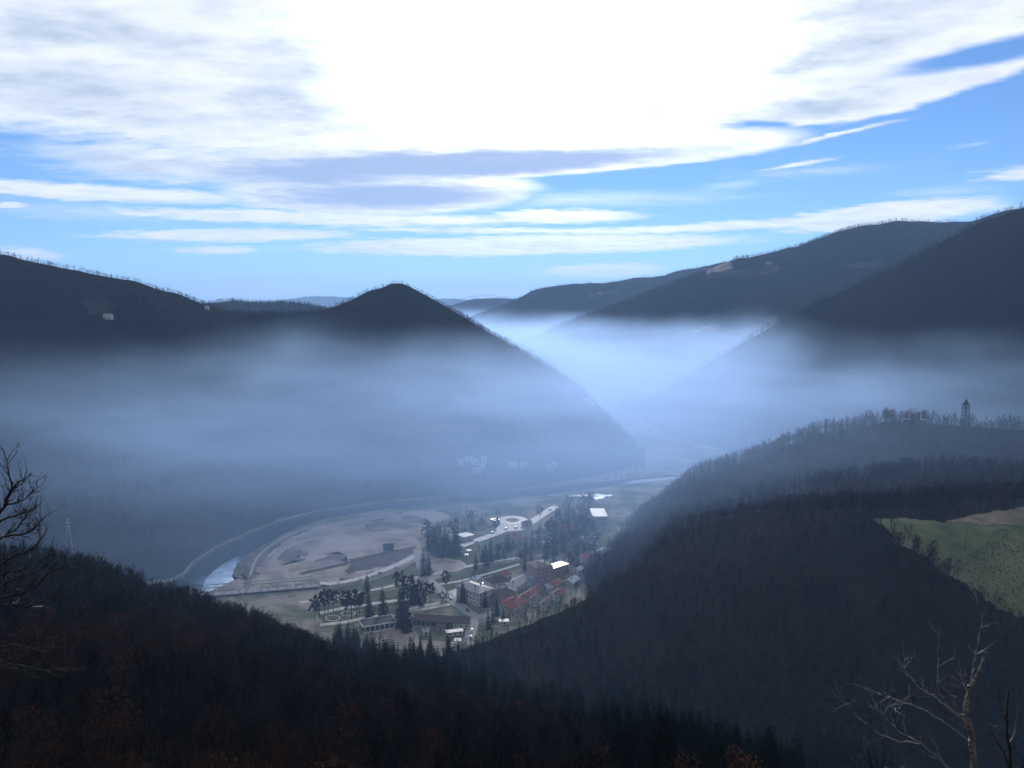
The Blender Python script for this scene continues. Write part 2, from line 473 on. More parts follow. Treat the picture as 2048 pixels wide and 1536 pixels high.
terrain, T_AZ, T_RAD, T_RUN = build_terrain()


def water_material():
    m = bpy.data.materials.new("river_water")
    m.use_nodes = True
    t = NT(m.node_tree)
    P = t.node('ShaderNodeNewGeometry').outputs['Position']
    bs = t.node('ShaderNodeBsdfPrincipled', {'Base Color': (0.020, 0.034, 0.034, 1), 'Roughness': 0.04, 'IOR': 1.6, 'Specular IOR Level': 0.5})
    h = t.m('ADD', t.noise(t.vm('MULTIPLY', P, (1.0, 0.6, 1.0)), 0.35, 4.0, 0.6), t.m('MULTIPLY', t.noise(P, 0.03, 3.0), 1.5))
    b = t.node('ShaderNodeBump', {'Strength': 0.05, 'Distance': 0.1, 'Height': h})
    t.l.new(b.outputs[0], bs.inputs['Normal'])
    t.node('ShaderNodeOutputMaterial', {0: bs.outputs[0]})
    return m


def build_river():
    P = []
    for i in range(len(RIVER) - 1):
        for k in range(6):
            P.append((RIVER[i] + (RIVER[i + 1] - RIVER[i]) * k / 6, RIVER_W[i] + 6))
    P.append((RIVER[-1], RIVER_W[-1] + 6))
    v, f = [], []
    for i, (p, w) in enumerate(P):
        a, b = P[max(i - 1, 0)][0], P[min(i + 1, len(P) - 1)][0]
        d = (b - a) / np.linalg.norm(b - a)
        n = np.array((-d[1], d[0]))
        for s in (-1, 1):
            q = p + n * s * w
            v.append((q[0], q[1], -1.2))
        if i:
            f.append((2 * i - 2, 2 * i - 1, 2 * i + 1, 2 * i))
    o = mesh_obj("river", v, f, water_material())
    tag(o, "river curving round the foot of the wooded mountain", None, None, "structure")


build_river()

# ------------------------------------------------------------------ where a picture point meets the land
_T = np.concatenate([np.linspace(60, 1100, 900), np.geomspace(1105, 14000, 700)])


def hit(px, py):
    x, y, z = ray(px, py)
    n = math.hypot(x, y)
    X, Y, Z = _T * x / n, _T * y / n, EYE + _T * z / n
    below = np.nonzero(Z < height(X, Y))[0]
    i = below[0] if len(below) else len(_T) - 1
    return np.array((X[i], Y[i], float(height(X[i:i + 1], Y[i:i + 1])[0])))


def to_px(x, y, z):
    dz = z - EYE
    f = y * CP - dz * SP
    u = y * SP + dz * CP
    return 1024 + FPX * x / f, 768 - FPX * u / f


def in_poly(x, y, P):
    inside = np.zeros(np.shape(x), bool)
    n = len(P)
    for i in range(n):
        a, b = P[i], P[(i + 1) % n]
        c = (a[1] > y) != (b[1] > y)
        inside ^= c & (x < (b[0] - a[0]) * (y - a[1]) / (b[1] - a[1] + 1e-12) + a[0])
    return inside


# ------------------------------------------------------------------ tree shapes
class Geo:
    """collects thin tubes and blades of one mesh"""

    def __init__(s):
        s.v, s.f = [], []

    def tube(s, pts, radii, sides=3, cap=False):
        n0 = len(s.v)
        up = Vector((0.3, 0.2, 1)).normalized()
        for i, p in enumerate(pts):
            a, b = Vector(pts[max(i - 1, 0)]), Vector(pts[min(i + 1, len(pts) - 1)])
            d = (b - a).normalized() if (b - a).length > 1e-6 else Vector((0, 0, 1))
            u = d.cross(up)
            if u.length < 0.05:
                u = d.cross(Vector((1, 0, 0)))
            u.normalize()
            w = d.cross(u)
            for k in range(sides):
                q = 2 * math.pi * k / sides
                s.v.append(tuple(Vector(p) + (u * math.cos(q) + w * math.sin(q)) * radii[i]))
        for i in range(len(pts) - 1):
            for k in range(sides):
                a, b = n0 + i * sides + k, n0 + i * sides + (k + 1) % sides
                s.f.append((a, b, b + sides, a + sides))
        if cap:
            s.f.append(tuple(range(len(s.v) - sides, len(s.v))))

    def blade(s, p, d, w, side):
        """a tapering twig or spray: one narrow triangle"""
        p, d, side = Vector(p), Vector(d), Vector(side)
        n = len(s.v)
        s.v += [tuple(p - side * w), tuple(p + side * w), tuple(p + d)]
        s.f.append((n, n + 1, n + 2))

    def quad(s, c, u, w):
        c, u, w = Vector(c), Vector(u), Vector(w)
        n = len(s.v)
        s.v += [tuple(c - u - w), tuple(c + u - w), tuple(c + u + w), tuple(c - u + w)]
        s.f.append((n, n + 1, n + 2, n + 3))

    def box(s, lo, hi):
        n = len(s.v)
        (a, b, c), (d, e, f) = lo, hi
        s.v += [(a, b, c), (d, b, c), (d, e, c), (a, e, c), (a, b, f), (d, b, f), (d, e, f), (a, e, f)]
        s.f += [(n, n + 3, n + 2, n + 1), (n + 4, n + 5, n + 6, n + 7), (n, n + 1, n + 5, n + 4), (n + 1, n + 2, n + 6, n + 5), (n + 2, n + 3, n + 7, n + 6), (n + 3, n, n + 4, n + 7)]

    def mesh(s, name, *mats):
        me = bpy.data.meshes.new(name)
        me.from_pydata(s.v, [], s.f)
        for m in mats:
            me.materials.append(m)
        return me

    def obj(s, name, m, parent=None):
        me = s.mesh(name, m)
        o = bpy.data.objects.new(name, me)
        col.objects.link(o)
        o.parent = parent
        return o


def rvec(rng, d, spread):
    v = Vector((rng.gauss(0, 1), rng.gauss(0, 1), rng.gauss(0, 1)))
    return (Vector(d).normalized() + v.normalized() * spread).normalized()


def bare_tree(seed, H, limbs, subs, twigs, tw, sides=4, lean=0.08, start=0.3):
    """trunk and crown of a leafless broadleaf tree"""
    rng = random.Random(seed)
    trunk, crown = Geo(), Geo()
    p, d = Vector((0, 0, -0.4)), Vector((rng.uniform(-lean, lean), rng.uniform(-lean, lean), 1)).normalized()
    r0 = 0.016 * H
    pts, rad = [p.copy()], [r0 * 1.25]
    n = 6
    for i in range(n):
        d = rvec(rng, d + Vector((0, 0, 0.25)), 0.10)
        p = p + d * (H * 0.86 / n)
        pts.append(p.copy())
        rad.append(r0 * (1 - 0.82 * (i + 1) / n))
    trunk.tube(pts, rad, sides)
    ang = rng.uniform(0, 6.28)
    for k in range(limbs):
        t = start + (0.97 - start) * (k + rng.random() * 0.6) / limbs
        fi = t * n
        i = min(int(fi), n - 1)
        q = pts[i].lerp(pts[i + 1], fi - i)
        ang += 2.4 + rng.uniform(-0.4, 0.4)
        rise = 0.75 + 0.7 * t
        dd = Vector((math.cos(ang), math.sin(ang), rise)).normalized()
        L = H * (0.40 - 0.22 * t) * rng.uniform(0.8, 1.2)
        r = max(rad[i] * 0.55, 0.02)
        bp, br = [q.copy()], [r]
        for j in range(3):
            dd = rvec(rng, dd + Vector((0, 0, 0.22)), 0.2)
            q = q + dd * L / 3
            bp.append(q.copy())
            br.append(r * (1 - 0.28 * (j + 1)))
        crown.tube(bp, br, 3)
        for m in range(subs):
            s = 0.25 + 0.75 * (m + rng.random()) / subs
            fi2 = min(s, 0.999) * 3
            i2 = int(fi2)
            q2 = bp[i2].lerp(bp[i2 + 1], fi2 - i2)
            d2 = rvec(rng, dd + Vector((0, 0, 0.15)), 0.75)
            L2 = L * rng.uniform(0.28, 0.5)
            e = q2 + d2 * L2 * 0.55
            d3 = rvec(rng, d2 + Vector((0, 0, 0.25)), 0.25)
            e2 = e + d3 * L2 * 0.5
            crown.tube([q2, e, e2], [r * 0.38, r * 0.26, tw * 0.4], 3)
            for w in range(twigs):
                b = (q2.lerp(e, rng.random()) if w % 2 else e.lerp(e2, rng.random()))
                d4 = rvec(rng, d3 + Vector((0, 0, 0.3)), 0.8)
                crown.blade(b, d4 * L2 * rng.uniform(0.35, 0.75), tw, rvec(rng, (0, 0, 0.01), 1).cross(d4).normalized())
    # leader twigs
    for w in range(twigs * 3):
        b = pts[-2].lerp(pts[-1], rng.random())
        d4 = rvec(rng, (0, 0, 1), 0.7)
        crown.blade(b, d4 * H * rng.uniform(0.08, 0.15), tw, rvec(rng, (0, 0, 0.01), 1).cross(d4).normalized())
    return trunk, crown


def add_leaves(crown, seed, H, n, size):
    rng = random.Random(seed)
    for _ in range(n):
        a, r, z = rng.uniform(0, 6.28), math.sqrt(rng.random()), rng.uniform(0.42, 0.98)
        R = H * 0.26 * math.sin(math.pi * min(1, max(0.06, (z - 0.25) / 0.8)))
        c = Vector((math.cos(a) * r * R, math.sin(a) * r * R, z * H))
        u = rvec(rng, (0, 0, 0.01), 1)
        w = u.cross(rvec(rng, (0, 0, 0.01), 1)).normalized()
        s = size * rng.uniform(0.6, 1.3)
        crown.quad(c, u * s, w * s * 0.6)


def spruce(seed, H, whorls, fans, width=0.19, bare=0.06, shape=0.85, sprays=3):
    """trunk and drooping, layered crown of a conifer"""
    rng = random.Random(seed)
    trunk, crown = Geo(), Geo()
    trunk.tube([(0, 0, -0.4), (0.02 * H * rng.uniform(-1, 1) * 0.3, 0, H * 0.5), (0, 0, H * 0.97)], [0.010 * H, 0.006 * H, 0.0015 * H], 5)
    for k in range(whorls):
        t = bare + (1 - bare) * (k + 0.3 * rng.random()) / whorls
        z = H * t
        R = H * width * (1 - t) ** shape * rng.uniform(0.82, 1.15) + 0.012 * H
        a0 = rng.uniform(0, 6.28)
        for j in range(fans):
            a = a0 + 6.283 * (j + rng.uniform(-0.3, 0.3)) / fans
            L = R * rng.uniform(0.7, 1.2)
            o = Vector((math.cos(a), math.sin(a), 0))
            side = Vector((-o.y, o.x, 0))
            droop = rng.uniform(0.12, 0.5) - 0.35 * t
            base = Vector((0, 0, z))
            tip = o * L + Vector((0, 0, -droop * L))
            crown.blade(base, tip, L * 0.16, side)
            for s in range(sprays):
                u = rng.uniform(0.2, 0.9)
                b = base + tip * u
                d = (o * 0.75 + side * rng.choice((-1, 1)) * rng.uniform(0.3, 0.9) + Vector((0, 0, rng.uniform(-0.55, 0.12)))).normalized()
                crown.blade(b, d * L * 0.42 * (1.2 - 0.5 * u), L * 0.10, Vector((0, 0, 1)).cross(d).normalized() * 0.7 + Vector((0, 0, 0.7)))
    crown.blade((0, 0, H * 0.93), (0, 0, H * 0.08), 0.008 * H, (1, 0, 0))
    return trunk, crown


def pine(seed, H, clumps=34, sprays=24, bare=0.45, width=0.20):
    """tall bare trunk, flattened uneven crown of needle clumps"""
    rng = random.Random(seed)
    trunk, crown = Geo(), Geo()
    bend = Vector((rng.uniform(-1, 1), rng.uniform(-1, 1), 0)) * 0.025 * H
    trunk.tube([Vector((0, 0, -0.4)), bend + Vector((0, 0, H * 0.5)), bend * 0.6 + Vector((0, 0, H * 0.95))], [0.016 * H, 0.012 * H, 0.004 * H], 5)
    for k in range(clumps):
        t = bare + (0.98 - bare) * (k + rng.random()) / clumps
        u = (t - bare) / (1 - bare)
        R = H * width * (0.55 + 0.75 * math.sin(math.pi * min(0.92, u * 0.8 + 0.18))) * rng.uniform(0.35, 1.0)
        a = rng.uniform(0, 6.28)
        c = Vector((math.cos(a) * R, math.sin(a) * R, H * t)) + bend * 0.7
        if k % 2 == 0:
            trunk.tube([bend * 0.7 + Vector((0, 0, H * (t - 0.05))), c], [0.005 * H, 0.002 * H], 3)
        for s in range(sprays):
            d = rvec(rng, (math.cos(a) * 0.5, math.sin(a) * 0.5, 0.35), 1.0)
            crown.blade(c + rvec(rng, (0, 0, 0.01), 1) * H * 0.035, d * H * rng.uniform(0.05, 0.09), H * 0.016, rvec(rng, (0, 0, 0.01), 1).cross(d).normalized())
    return trunk, crown


BARK = mat("bark", (0.034, 0.031, 0.030), (0.016, 0.015, 0.015), 1.5, 0.95, 0.0, per_object=0.6)
TWIG = mat("twigs", (0.0205, 0.0172, 0.0170), (0.0130, 0.0122, 0.0130), 0.6, 0.95, 0.0, per_object=0.75)
RUSSET = mat("russet_leaves", (0.050, 0.026, 0.017), (0.030, 0.017, 0.012), 0.8, 0.9, 0.0, per_object=0.3)
NEEDLE = mat("needles", (0.0048, 0.0088, 0.0066), (0.0030, 0.0056, 0.0046), 0.9, 0.9, 0.0, per_object=0.35)
NEEDLE2 = mat("pine_needles", (0.014, 0.025, 0.019), (0.008, 0.015, 0.013), 0.9, 0.9, 0.0, per_object=0.35)


def join(*gs):
    """one mesh out of trunk and crown, the second with its own material"""
    v, f, mi = [], [], []
    for k, g in enumerate(gs):
        n = len(v)
        v += g.v
        f += [tuple(i + n for i in q) for q in g.f]
        mi += [k] * len(g.f)
    return v, f, mi


def far_proto(name, pair, m1, m2):
    v, f, mi = join(*pair)
    me = bpy.data.meshes.new(name)
    me.from_pydata(v, [], f)
    me.materials.append(m1)
    me.materials.append(m2)
    me.polygons.foreach_set('material_index', mi)
    return bpy.data.objects.new(name, me)


PROTO = bpy.data.collections.new("tree_shapes")
protos = []
for k in range(4):
    protos.append(far_proto(f"a_mid_bare_{k}", bare_tree(100 + k, 11.0, 11, 3, 6, 0.045, 4), BARK, TWIG))
for k in range(3):
    protos.append(far_proto(f"b_far_bare_{k}", bare_tree(200 + k, 11.0, 7, 2, 4, 0.085, 3, start=0.25), BARK, TWIG))
for k in range(2):
    tr, cr = bare_tree(300 + k, 10.0, 8, 2, 2, 0.035, 3)
    add_leaves(cr, 31 + k, 10.0, 330, 0.14)
    protos.append(far_proto(f"c_russet_{k}", (tr, cr), BARK, RUSSET))
for k in range(2):
    protos.append(far_proto(f"d_spruce_{k}", spruce(400 + k, 13.0, 18, 9, 0.18, sprays=4), BARK, NEEDLE))
for k in range(2):
    sg, _r = Geo(), random.Random(90 + k)
    for _ in range(60 if k == 0 else 34):
        d = rvec(_r, (0, 0, 1.0), 0.85)
        sg.blade(Vector((_r.uniform(-0.7, 0.7), _r.uniform(-0.7, 0.7), _r.uniform(0, 0.5))), d * _r.uniform(0.8, 2.4), 0.035, rvec(_r, (0, 0, 0.01), 1).cross(d).normalized())
    if k:
        add_leaves(sg, 5, 2.6, 120, 0.05)
    protos.append(far_proto(f"e_scrub_{k}", (sg,), TWIG if k == 0 else RUSSET, TWIG))
for o in protos:
    PROTO.objects.link(o)
MID, FAR, RUS, CON = (0, 1, 2, 3), (4, 5, 6), (7, 8), (9, 10)


def scatter_nodes():
    ng = bpy.data.node_groups.new("scatter_trees", 'GeometryNodeTree')
    ng.interface.new_socket("Geometry", in_out='INPUT', socket_type='NodeSocketGeometry')
    ng.interface.new_socket("Geometry", in_out='OUTPUT', socket_type='NodeSocketGeometry')
    N, L = ng.nodes, ng.links
    gi, go = N.new('NodeGroupInput'), N.new('NodeGroupOutput')
    ci = N.new('GeometryNodeCollectionInfo')
    ci.inputs['Collection'].default_value = PROTO
    ci.inputs['Separate Children'].default_value = True
    ci.inputs['Reset Children'].default_value = True
    ip = N.new('GeometryNodeInstanceOnPoints')
    ip.inputs['Pick Instance'].default_value = True

    def attr(name, kind):
        a = N.new('GeometryNodeInputNamedAttribute')
        a.data_type = kind
        a.inputs['Name'].default_value = name
        return a.outputs[0]
    L.new(gi.outputs[0], ip.inputs['Points'])
    L.new(ci.outputs[0], ip.inputs['Instance'])
    L.new(attr('kind_index', 'INT'), ip.inputs['Instance Index'])
    L.new(attr('turn', 'FLOAT_VECTOR'), ip.inputs['Rotation'])
    L.new(attr('size', 'FLOAT_VECTOR'), ip.inputs['Scale'])
    L.new(ip.outputs[0], go.inputs[0])
    return ng


SCATTER = scatter_nodes()


def forest(name, label, pts, idx, rng):
    n = len(pts)
    me = bpy.data.meshes.new(name)
    me.vertices.add(n)
    me.vertices.foreach_set('co', np.asarray(pts, np.float32).ravel())
    a = me.attributes.new('kind_index', 'INT', 'POINT')
    a.data.foreach_set('value', np.asarray(idx, np.int32))
    a = me.attributes.new('turn', 'FLOAT_VECTOR', 'POINT')
    rot = np.zeros((n, 3), np.float32)
    rot[:, 2] = rng.uniform(0, 6.283, n)
    rot[:, :2] = rng.normal(0, 0.04, (n, 2))
    a.data.foreach_set('vector', rot.ravel())
    a = me.attributes.new('size', 'FLOAT_VECTOR', 'POINT')
    s = rng.uniform(0.42, 1.2, n) * (0.85 + 0.3 * vnoise(pts[:, 0] / 70.0, pts[:, 1] / 70.0, 5))
    big = np.hypot(pts[:, 0], pts[:, 1])
    idx = np.asarray(idx)
    s = s * np.where(np.isin(idx, CON) & (big < 460), rng.uniform(0.8, 1.35, n), 1.0) * np.where((big > 370) & (big < 580) & (np.abs(pts[:, 0] - 20) < 150) & ~np.isin(idx, CON), 0.65, 1.0) * np.where((big > 640) & (big < 860) & (pts[:, 0] > 100), 1.25, 1.0) * np.where(big > 860, 0.6, 1.0) * np.where(big > 1500, 1.6, 1.0) * np.where(idx == 13, 0.58, 1.0)
    sz = np.stack([s * rng.uniform(0.9, 1.2, n), s * rng.uniform(0.9, 1.2, n), s], -1).astype(np.float32)
    a.data.foreach_set('vector', sz.ravel())
    o = bpy.data.objects.new(name, me)
    col.objects.link(o)
    md = o.modifiers.new("scatter", 'NODES')
    md.node_group = SCATTER
    tag(o, label, None, None, "stuff")
    return o


# ------------------------------------------------------------------ clearings
PASTURE_PX = [(1733, 1037), (1800, 1037), (1900, 1041), (1960, 1030), (2060, 1012), (2120, 1006), (2160, 1270), (2060, 1256), (1990, 1226), (1930, 1178), (1870, 1128), (1800, 1082), (1755, 1052)]
PASTURE = np.array([hit(a, b)[:2] for a, b in PASTURE_PX])
MEADOW_PX = [  # (outline, name of the slope it lies on)
    [(150, 600), (205, 590), (235, 610), (230, 640), (170, 640)],
    [(1405, 545), (1470, 541), (1560, 527), (1565, 541), (1490, 553), (1410, 561)],
    [(1685, 529), (1770, 523), (1775, 538), (1690, 544)],
    [(1490, 655), (1555, 628), (1535, 660), (1455, 682), (1430, 678)],
    [(1390, 655), (1440, 650), (1445, 668), (1385, 672)],
    [(1170, 590), (1240, 582), (1240, 592), (1175, 602)],
]
MEADOWS = [np.array([hit(a, b)[:2] for a, b in P]) for P in MEADOW_PX]


def build_forest():
    rng = np.random.default_rng(7)
    tiers = [(62, 260, 3.3), (260, 520, 4.2), (520, 800, 4.0), (800, 1500, 4.8), (1500, 2800, 7.5), (2800, 5600, 15.0)]
    P = []
    for d0, d1, sp in tiers:
        lim = math.radians(38)
        n = int(lim * (d1 * d1 - d0 * d0) / (sp * sp) * 1.15)
        D = np.sqrt(rng.uniform(d0 * d0, d1 * d1, n))
        A = rng.uniform(-lim, lim, n)
        P.append(np.stack([D * np.sin(A), D * np.cos(A)], -1))
    P = np.concatenate(P)
    x, y = P[:, 0], P[:, 1]
    D, A = np.hypot(x, y), np.arctan2(x, y)
    z = height(x, y)
    keep = z > 2.5
    # out of sight behind nearer ground
    i = np.clip(np.searchsorted(T_AZ, A), 0, len(T_AZ) - 1)
    j = np.clip(np.searchsorted(T_RAD, D * 0.985) - 1, 0, len(T_RAD) - 1)
    keep &= np.arctan2(z + 14 - EYE, D) > T_RUN[i, j] - 0.006
    keep &= ~in_poly(x, y, PASTURE)
    for M in MEADOWS:
        keep &= ~in_poly(x, y, M) | (rng.random(len(x)) < 0.22)
    keep &= (vnoise(x / 26.0, y / 26.0, 77) > 0.10) | (D < 300)
    px, py = to_px(x, y, z + 6)
    keep &= ~((D < 300) & (py > 1580 + 200 * (D < 120)))
    P, D, A, z, px, py = P[keep], D[keep], A[keep], z[keep], px[keep], py[keep]
    n = len(P)
    idx = np.where(D < 620, rng.choice(MID, n), rng.choice(FAR, n))
    rus = (vnoise(P[:, 0] / 45.0, P[:, 1] / 45.0, 12) > 0.72) & (rng.random(n) < 0.55) & (D < 1200)
    rus |= (rng.random(n) < 0.03)
    idx = np.where(rus, rng.choice(RUS, n), idx)
    stand = in_poly(px, py, [(660, 1268), (760, 1278), (900, 1300), (1060, 1330), (1200, 1368), (1330, 1410), (1480, 1430), (1640, 1450), (1760, 1500), (1800, 1600), (1250, 1600), (1180, 1450), (900, 1385), (760, 1345), (680, 1310)]) & (D < 460)
    con = stand & (rng.random(n) < 0.9 * sstep(vnoise(P[:, 0] / 22.0, P[:, 1] / 22.0, 55), 0.32, 0.5))
    con |= (vnoise(P[:, 0] / 90.0, P[:, 1] / 90.0, 40) > 0.80) & (D > 900) & (z < 150) & (rng.random(n) < 0.6)
    con |= in_poly(px, py, [(460, 596), (640, 600), (650, 640), (560, 650), (480, 630)]) & (rng.random(n) < 0.8)
    con |= in_poly(px, py, [(190, 560), (330, 570), (300, 650), (230, 655)]) & (rng.random(n) < 0.5)
    idx = np.where(con, rng.choice(CON, n), idx)
    pts = np.concatenate([P, z[:, None] - 0.1], 1)
    # the nearest trees are built one by one further down
    single = (D < 460) & (np.abs(px - 1024) < 1080) & (py < 1620)
    order = np.argsort(D)
    s_dec = [k for k in order if single[k] and not con[k] and not rus[k]][:230]
    s_rus = [k for k in order if single[k] and not con[k] and rus[k]][:70]
    s_con = [k for k in order if single[k] and con[k]][:260]
    taken = np.zeros(n, bool)
    taken[s_dec + s_rus + s_con] = True
    left = ~taken
    groups = [("near_slope_forest", "leafless brown wood covering the near slope", (D < 460) & (A < 0.25)),
              ("pasture_hill_forest", "leafless dark wood on the hill beside the green pasture", (D < 620) & ~((D < 460) & (A < 0.25))),
              ("tower_hill_forest", "leafless wood on the hill with the lookout tower", (D >= 620) & (D < 900) & (A > 0.08)),
              ("mountain_forest", "wood covering the mountains around the misty valley", (D >= 620) & ~((D < 900) & (A > 0.08)))]
    for name, label, sel in groups:
        k = left & sel
        forest(name, label, pts[k], idx[k], rng)
    print("forest", n, "left", int(left.sum()), [len(s) for s in (s_dec, s_rus, s_con)])
    return pts, s_dec, s_rus, s_con


F_PTS, S_DEC, S_RUS, S_CON = build_forest()


def undergrowth():
    rng = np.random.default_rng(17)
    n = 22000
    D, A = np.sqrt(rng.uniform(60 ** 2, 330 ** 2, n)), rng.uniform(-0.64, 0.64, n)
    x, y = D * np.sin(A), D * np.cos(A)
    z = height(x, y)
    k = (z > 3) & ~in_poly(x, y, PASTURE)
    pts = np.stack([x, y, z - 0.1], -1)[k]
    forest("undergrowth", "brown leafless scrub between the trees of the near slope", pts, rng.choice((11, 11, 12), len(pts)), rng)


undergrowth()


# ------------------------------------------------------------------ trees built one by one
def tree_set(name, pairs, m1, m2):
    return [(t.mesh("trunk", m1), c.mesh("crown", m2)) for t, c in pairs]


def put_tree(name, shape, loc, rz, s, label, cat, group, sxy=1.0):
    o = empty(name, loc, rz)
    o.scale = (s * sxy, s * sxy, s)
    for nm, me in zip(("trunk", "crown"), shape):
        c = bpy.data.objects.new(nm, me)
        col.objects.link(c)
        c.parent = o
    return tag(o, label, cat, group)


NEAR_BARE = tree_set("bare", [bare_tree(500 + k, 11.0, 12, 4, 6, 0.022, 5) for k in range(6)], BARK, TWIG)
NEAR_RUS = []
for k in range(3):
    tr, cr = bare_tree(600 + k, 10.0, 10, 3, 3, 0.024, 5)
    add_leaves(cr, 61 + k, 10.0, 1000, 0.075)
    NEAR_RUS.append((tr.mesh("trunk", BARK), cr.mesh("crown", RUSSET)))
NEAR_CON = tree_set("con", [spruce(700 + k, 13.0, 26, 11, 0.15 + 0.025 * k, sprays=6) for k in range(4)], BARK, NEEDLE)
rr = random.Random(3)


def spot(k):
    """which part of the near slope a tree stands on, as one would point it out in the picture"""
    px, py = to_px(*(F_PTS[k] + (0, 0, 5)))
    marks = [(120, "the branches at the left edge"), (300, "the power pylon"), (480, "the gleaming water"), (640, "the truss bridge"), (800, "the flat-roofed pavilion"), (960, "the long brown-roofed hall"), (1090, "the red-roofed house"),
             (1260, "the bright-roofed hall"), (1420, "the left end of the dark hill"), (1570, "the crest of the dark hill"), (1740, "the left end of the pasture"), (9999, "the pasture")]
    across = "below " + next(m for x, m in marks if px < x)
    deep = "at the bottom edge" if py > 1540 else ("above the bottom edge" if py > 1480 else ("low on the near slope" if py > 1400 else "high on the near slope"))
    return deep + ", " + across


for k in S_DEC:
    put_tree("bare_tree", rr.choice(NEAR_BARE), F_PTS[k], rr.uniform(0, 6.28), rr.uniform(0.6, 1.0), "leafless brown tree " + spot(k), "tree", "leafless trees on the near slope", rr.uniform(0.9, 1.15))
for k in S_RUS:
    put_tree("russet_tree", rr.choice(NEAR_RUS), F_PTS[k], rr.uniform(0, 6.28), rr.uniform(0.6, 0.95), "russet-leaved tree " + spot(k), "tree", "russet-leaved trees on the near slope")
for k in S_CON:
    put_tree("spruce_tree", rr.choice(NEAR_CON), F_PTS[k], rr.uniform(0, 6.28), rr.uniform(0.5, 1.3), "dark green conifer " + spot(k), "tree", "conifers of the stand on the near slope")

# ------------------------------------------------------------------ sheets lying on the ground
def sheet(name, pts_px, m, lift, label, z=0.0, ragged=0.0):
    P = [on(a, b, z) for a, b in pts_px]
    if ragged:                                   # a natural edge wanders
        Q = []
        for a, b in zip(P, P[1:] + P[:1]):
            n = max(1, int(np.linalg.norm(b - a) / 2.5))
            Q += [a + (b - a) * k / n for k in range(n)]
        P = [q + np.array((float(fbm(q[:1] / 7, q[1:2] / 7, 3, 71)[0]), float(fbm(q[:1] / 7 + 40, q[1:2] / 7, 3, 72)[0]), 0)) * ragged for q in Q]
    v = [(p[0], p[1], z + lift) for p in P]
    area = sum(v[i][0] * v[(i + 1) % len(v)][1] - v[(i + 1) % len(v)][0] * v[i][1] for i in range(len(v)))
    f = list(range(len(v)))
    bm = bmesh.new()
    bv = [bm.verts.new(q) for q in (v if area > 0 else v[::-1])]
    bmesh.ops.triangulate(bm, faces=[bm.faces.new(bv)])
    me = bpy.data.meshes.new(name)
    bm.to_mesh(me)
    bm.free()
    me.materials.append(m)
    o = bpy.data.objects.new(name, me)
    col.objects.link(o)
    return tag(o, label, None, None, "structure")


def smooth_line(P, n=6):
    P = [np.asarray(p, float) for p in P]
    Q = [2 * P[0] - P[1]] + P + [2 * P[-1] - P[-2]]
    out = []
    for i in range(1, len(Q) - 2):
        for k in range(n):
            t = k / n
            a, b, c, d = Q[i - 1:i + 3]
            out.append(0.5 * ((2 * b) + (c - a) * t + (2 * a - 5 * b + 4 * c - d) * t * t + (3 * b - a - 3 * c + d) * t ** 3))
    out.append(P[-1])
    return out


def strip(name, pts_px, width, m, lift, label, z=0.0, seed=0):
    P = smooth_line([on(a, b, z)[:2] for a, b in pts_px])
    rng = random.Random(seed)
    v, f = [], []
    for i, p in enumerate(P):
        d = P[min(i + 1, len(P) - 1)] - P[max(i - 1, 0)]
        d = d / (np.linalg.norm(d) + 1e-9)
        n = np.array((-d[1], d[0]))
        for s in (1, -1):
            q = p + n * s * width * 0.5 * rng.uniform(0.9, 1.1)
            v.append((q[0], q[1], z + lift))
        if i:
            f.append((2 * i - 2, 2 * i - 1, 2 * i + 1, 2 * i))
    o = mesh_obj(name, v, f, m)
    return tag(o, label, None, None, "structure")


def ring(name, cx, cy_, rx, ry, w, m, lift, label, inner=None):
    """oval path; half axes given in photograph pixels"""
    v, f = [], []
    n = 40
    for i in range(n):
        a = 6.28318 * i / n
        for k in (1.0, 1.0 - w):
            p = on(cx + rx * k * math.cos(a), cy_ - ry * k * math.sin(a))
            v.append((p[0], p[1], lift))
        j = (i + 1) % n
        f.append((2 * i, 2 * j, 2 * j + 1, 2 * i + 1))
    tag(mesh_obj(name, v, f, m), label, None, None, "structure")
    if inner:
        tag(mesh_obj("lawn", [v[2 * i + 1] for i in range(n)], [tuple(range(n))], inner), label.replace("path round", "lawn inside"), None, None, "structure")


ROAD = mat("worn_asphalt", (0.34, 0.33, 0.32), (0.25, 0.245, 0.24), 0.6, 0.8, 0.2)
GRAVEL = mat("pale_gravel", (0.58, 0.55, 0.52), (0.46, 0.43, 0.41), 0.8, 0.8, 0.3)
PAVE = mat("wet_paving", (0.38, 0.37, 0.365), (0.24, 0.235, 0.23), 0.25, 0.6, 0.3)
TRACK = mat("dirt_track", (0.46, 0.41, 0.36), (0.32, 0.28, 0.24), 0.5, 0.95, 0.1)
LAWN = mat("lawn", (0.070, 0.098, 0.054), (0.11, 0.12, 0.066), 0.12, 0.95, 0.1, c3=(0.06, 0.065, 0.04))
DRY = mat("dry_meadow", (0.42, 0.345, 0.28), (0.24, 0.20, 0.16), 0.05, 0.95, 0.1, c3=(0.48, 0.40, 0.33))
BAR = mat("gravel_bar", (0.20, 0.17, 0.145), (0.13, 0.115, 0.10), 0.2, 0.95, 0.1, c3=(0.085, 0.085, 0.065))

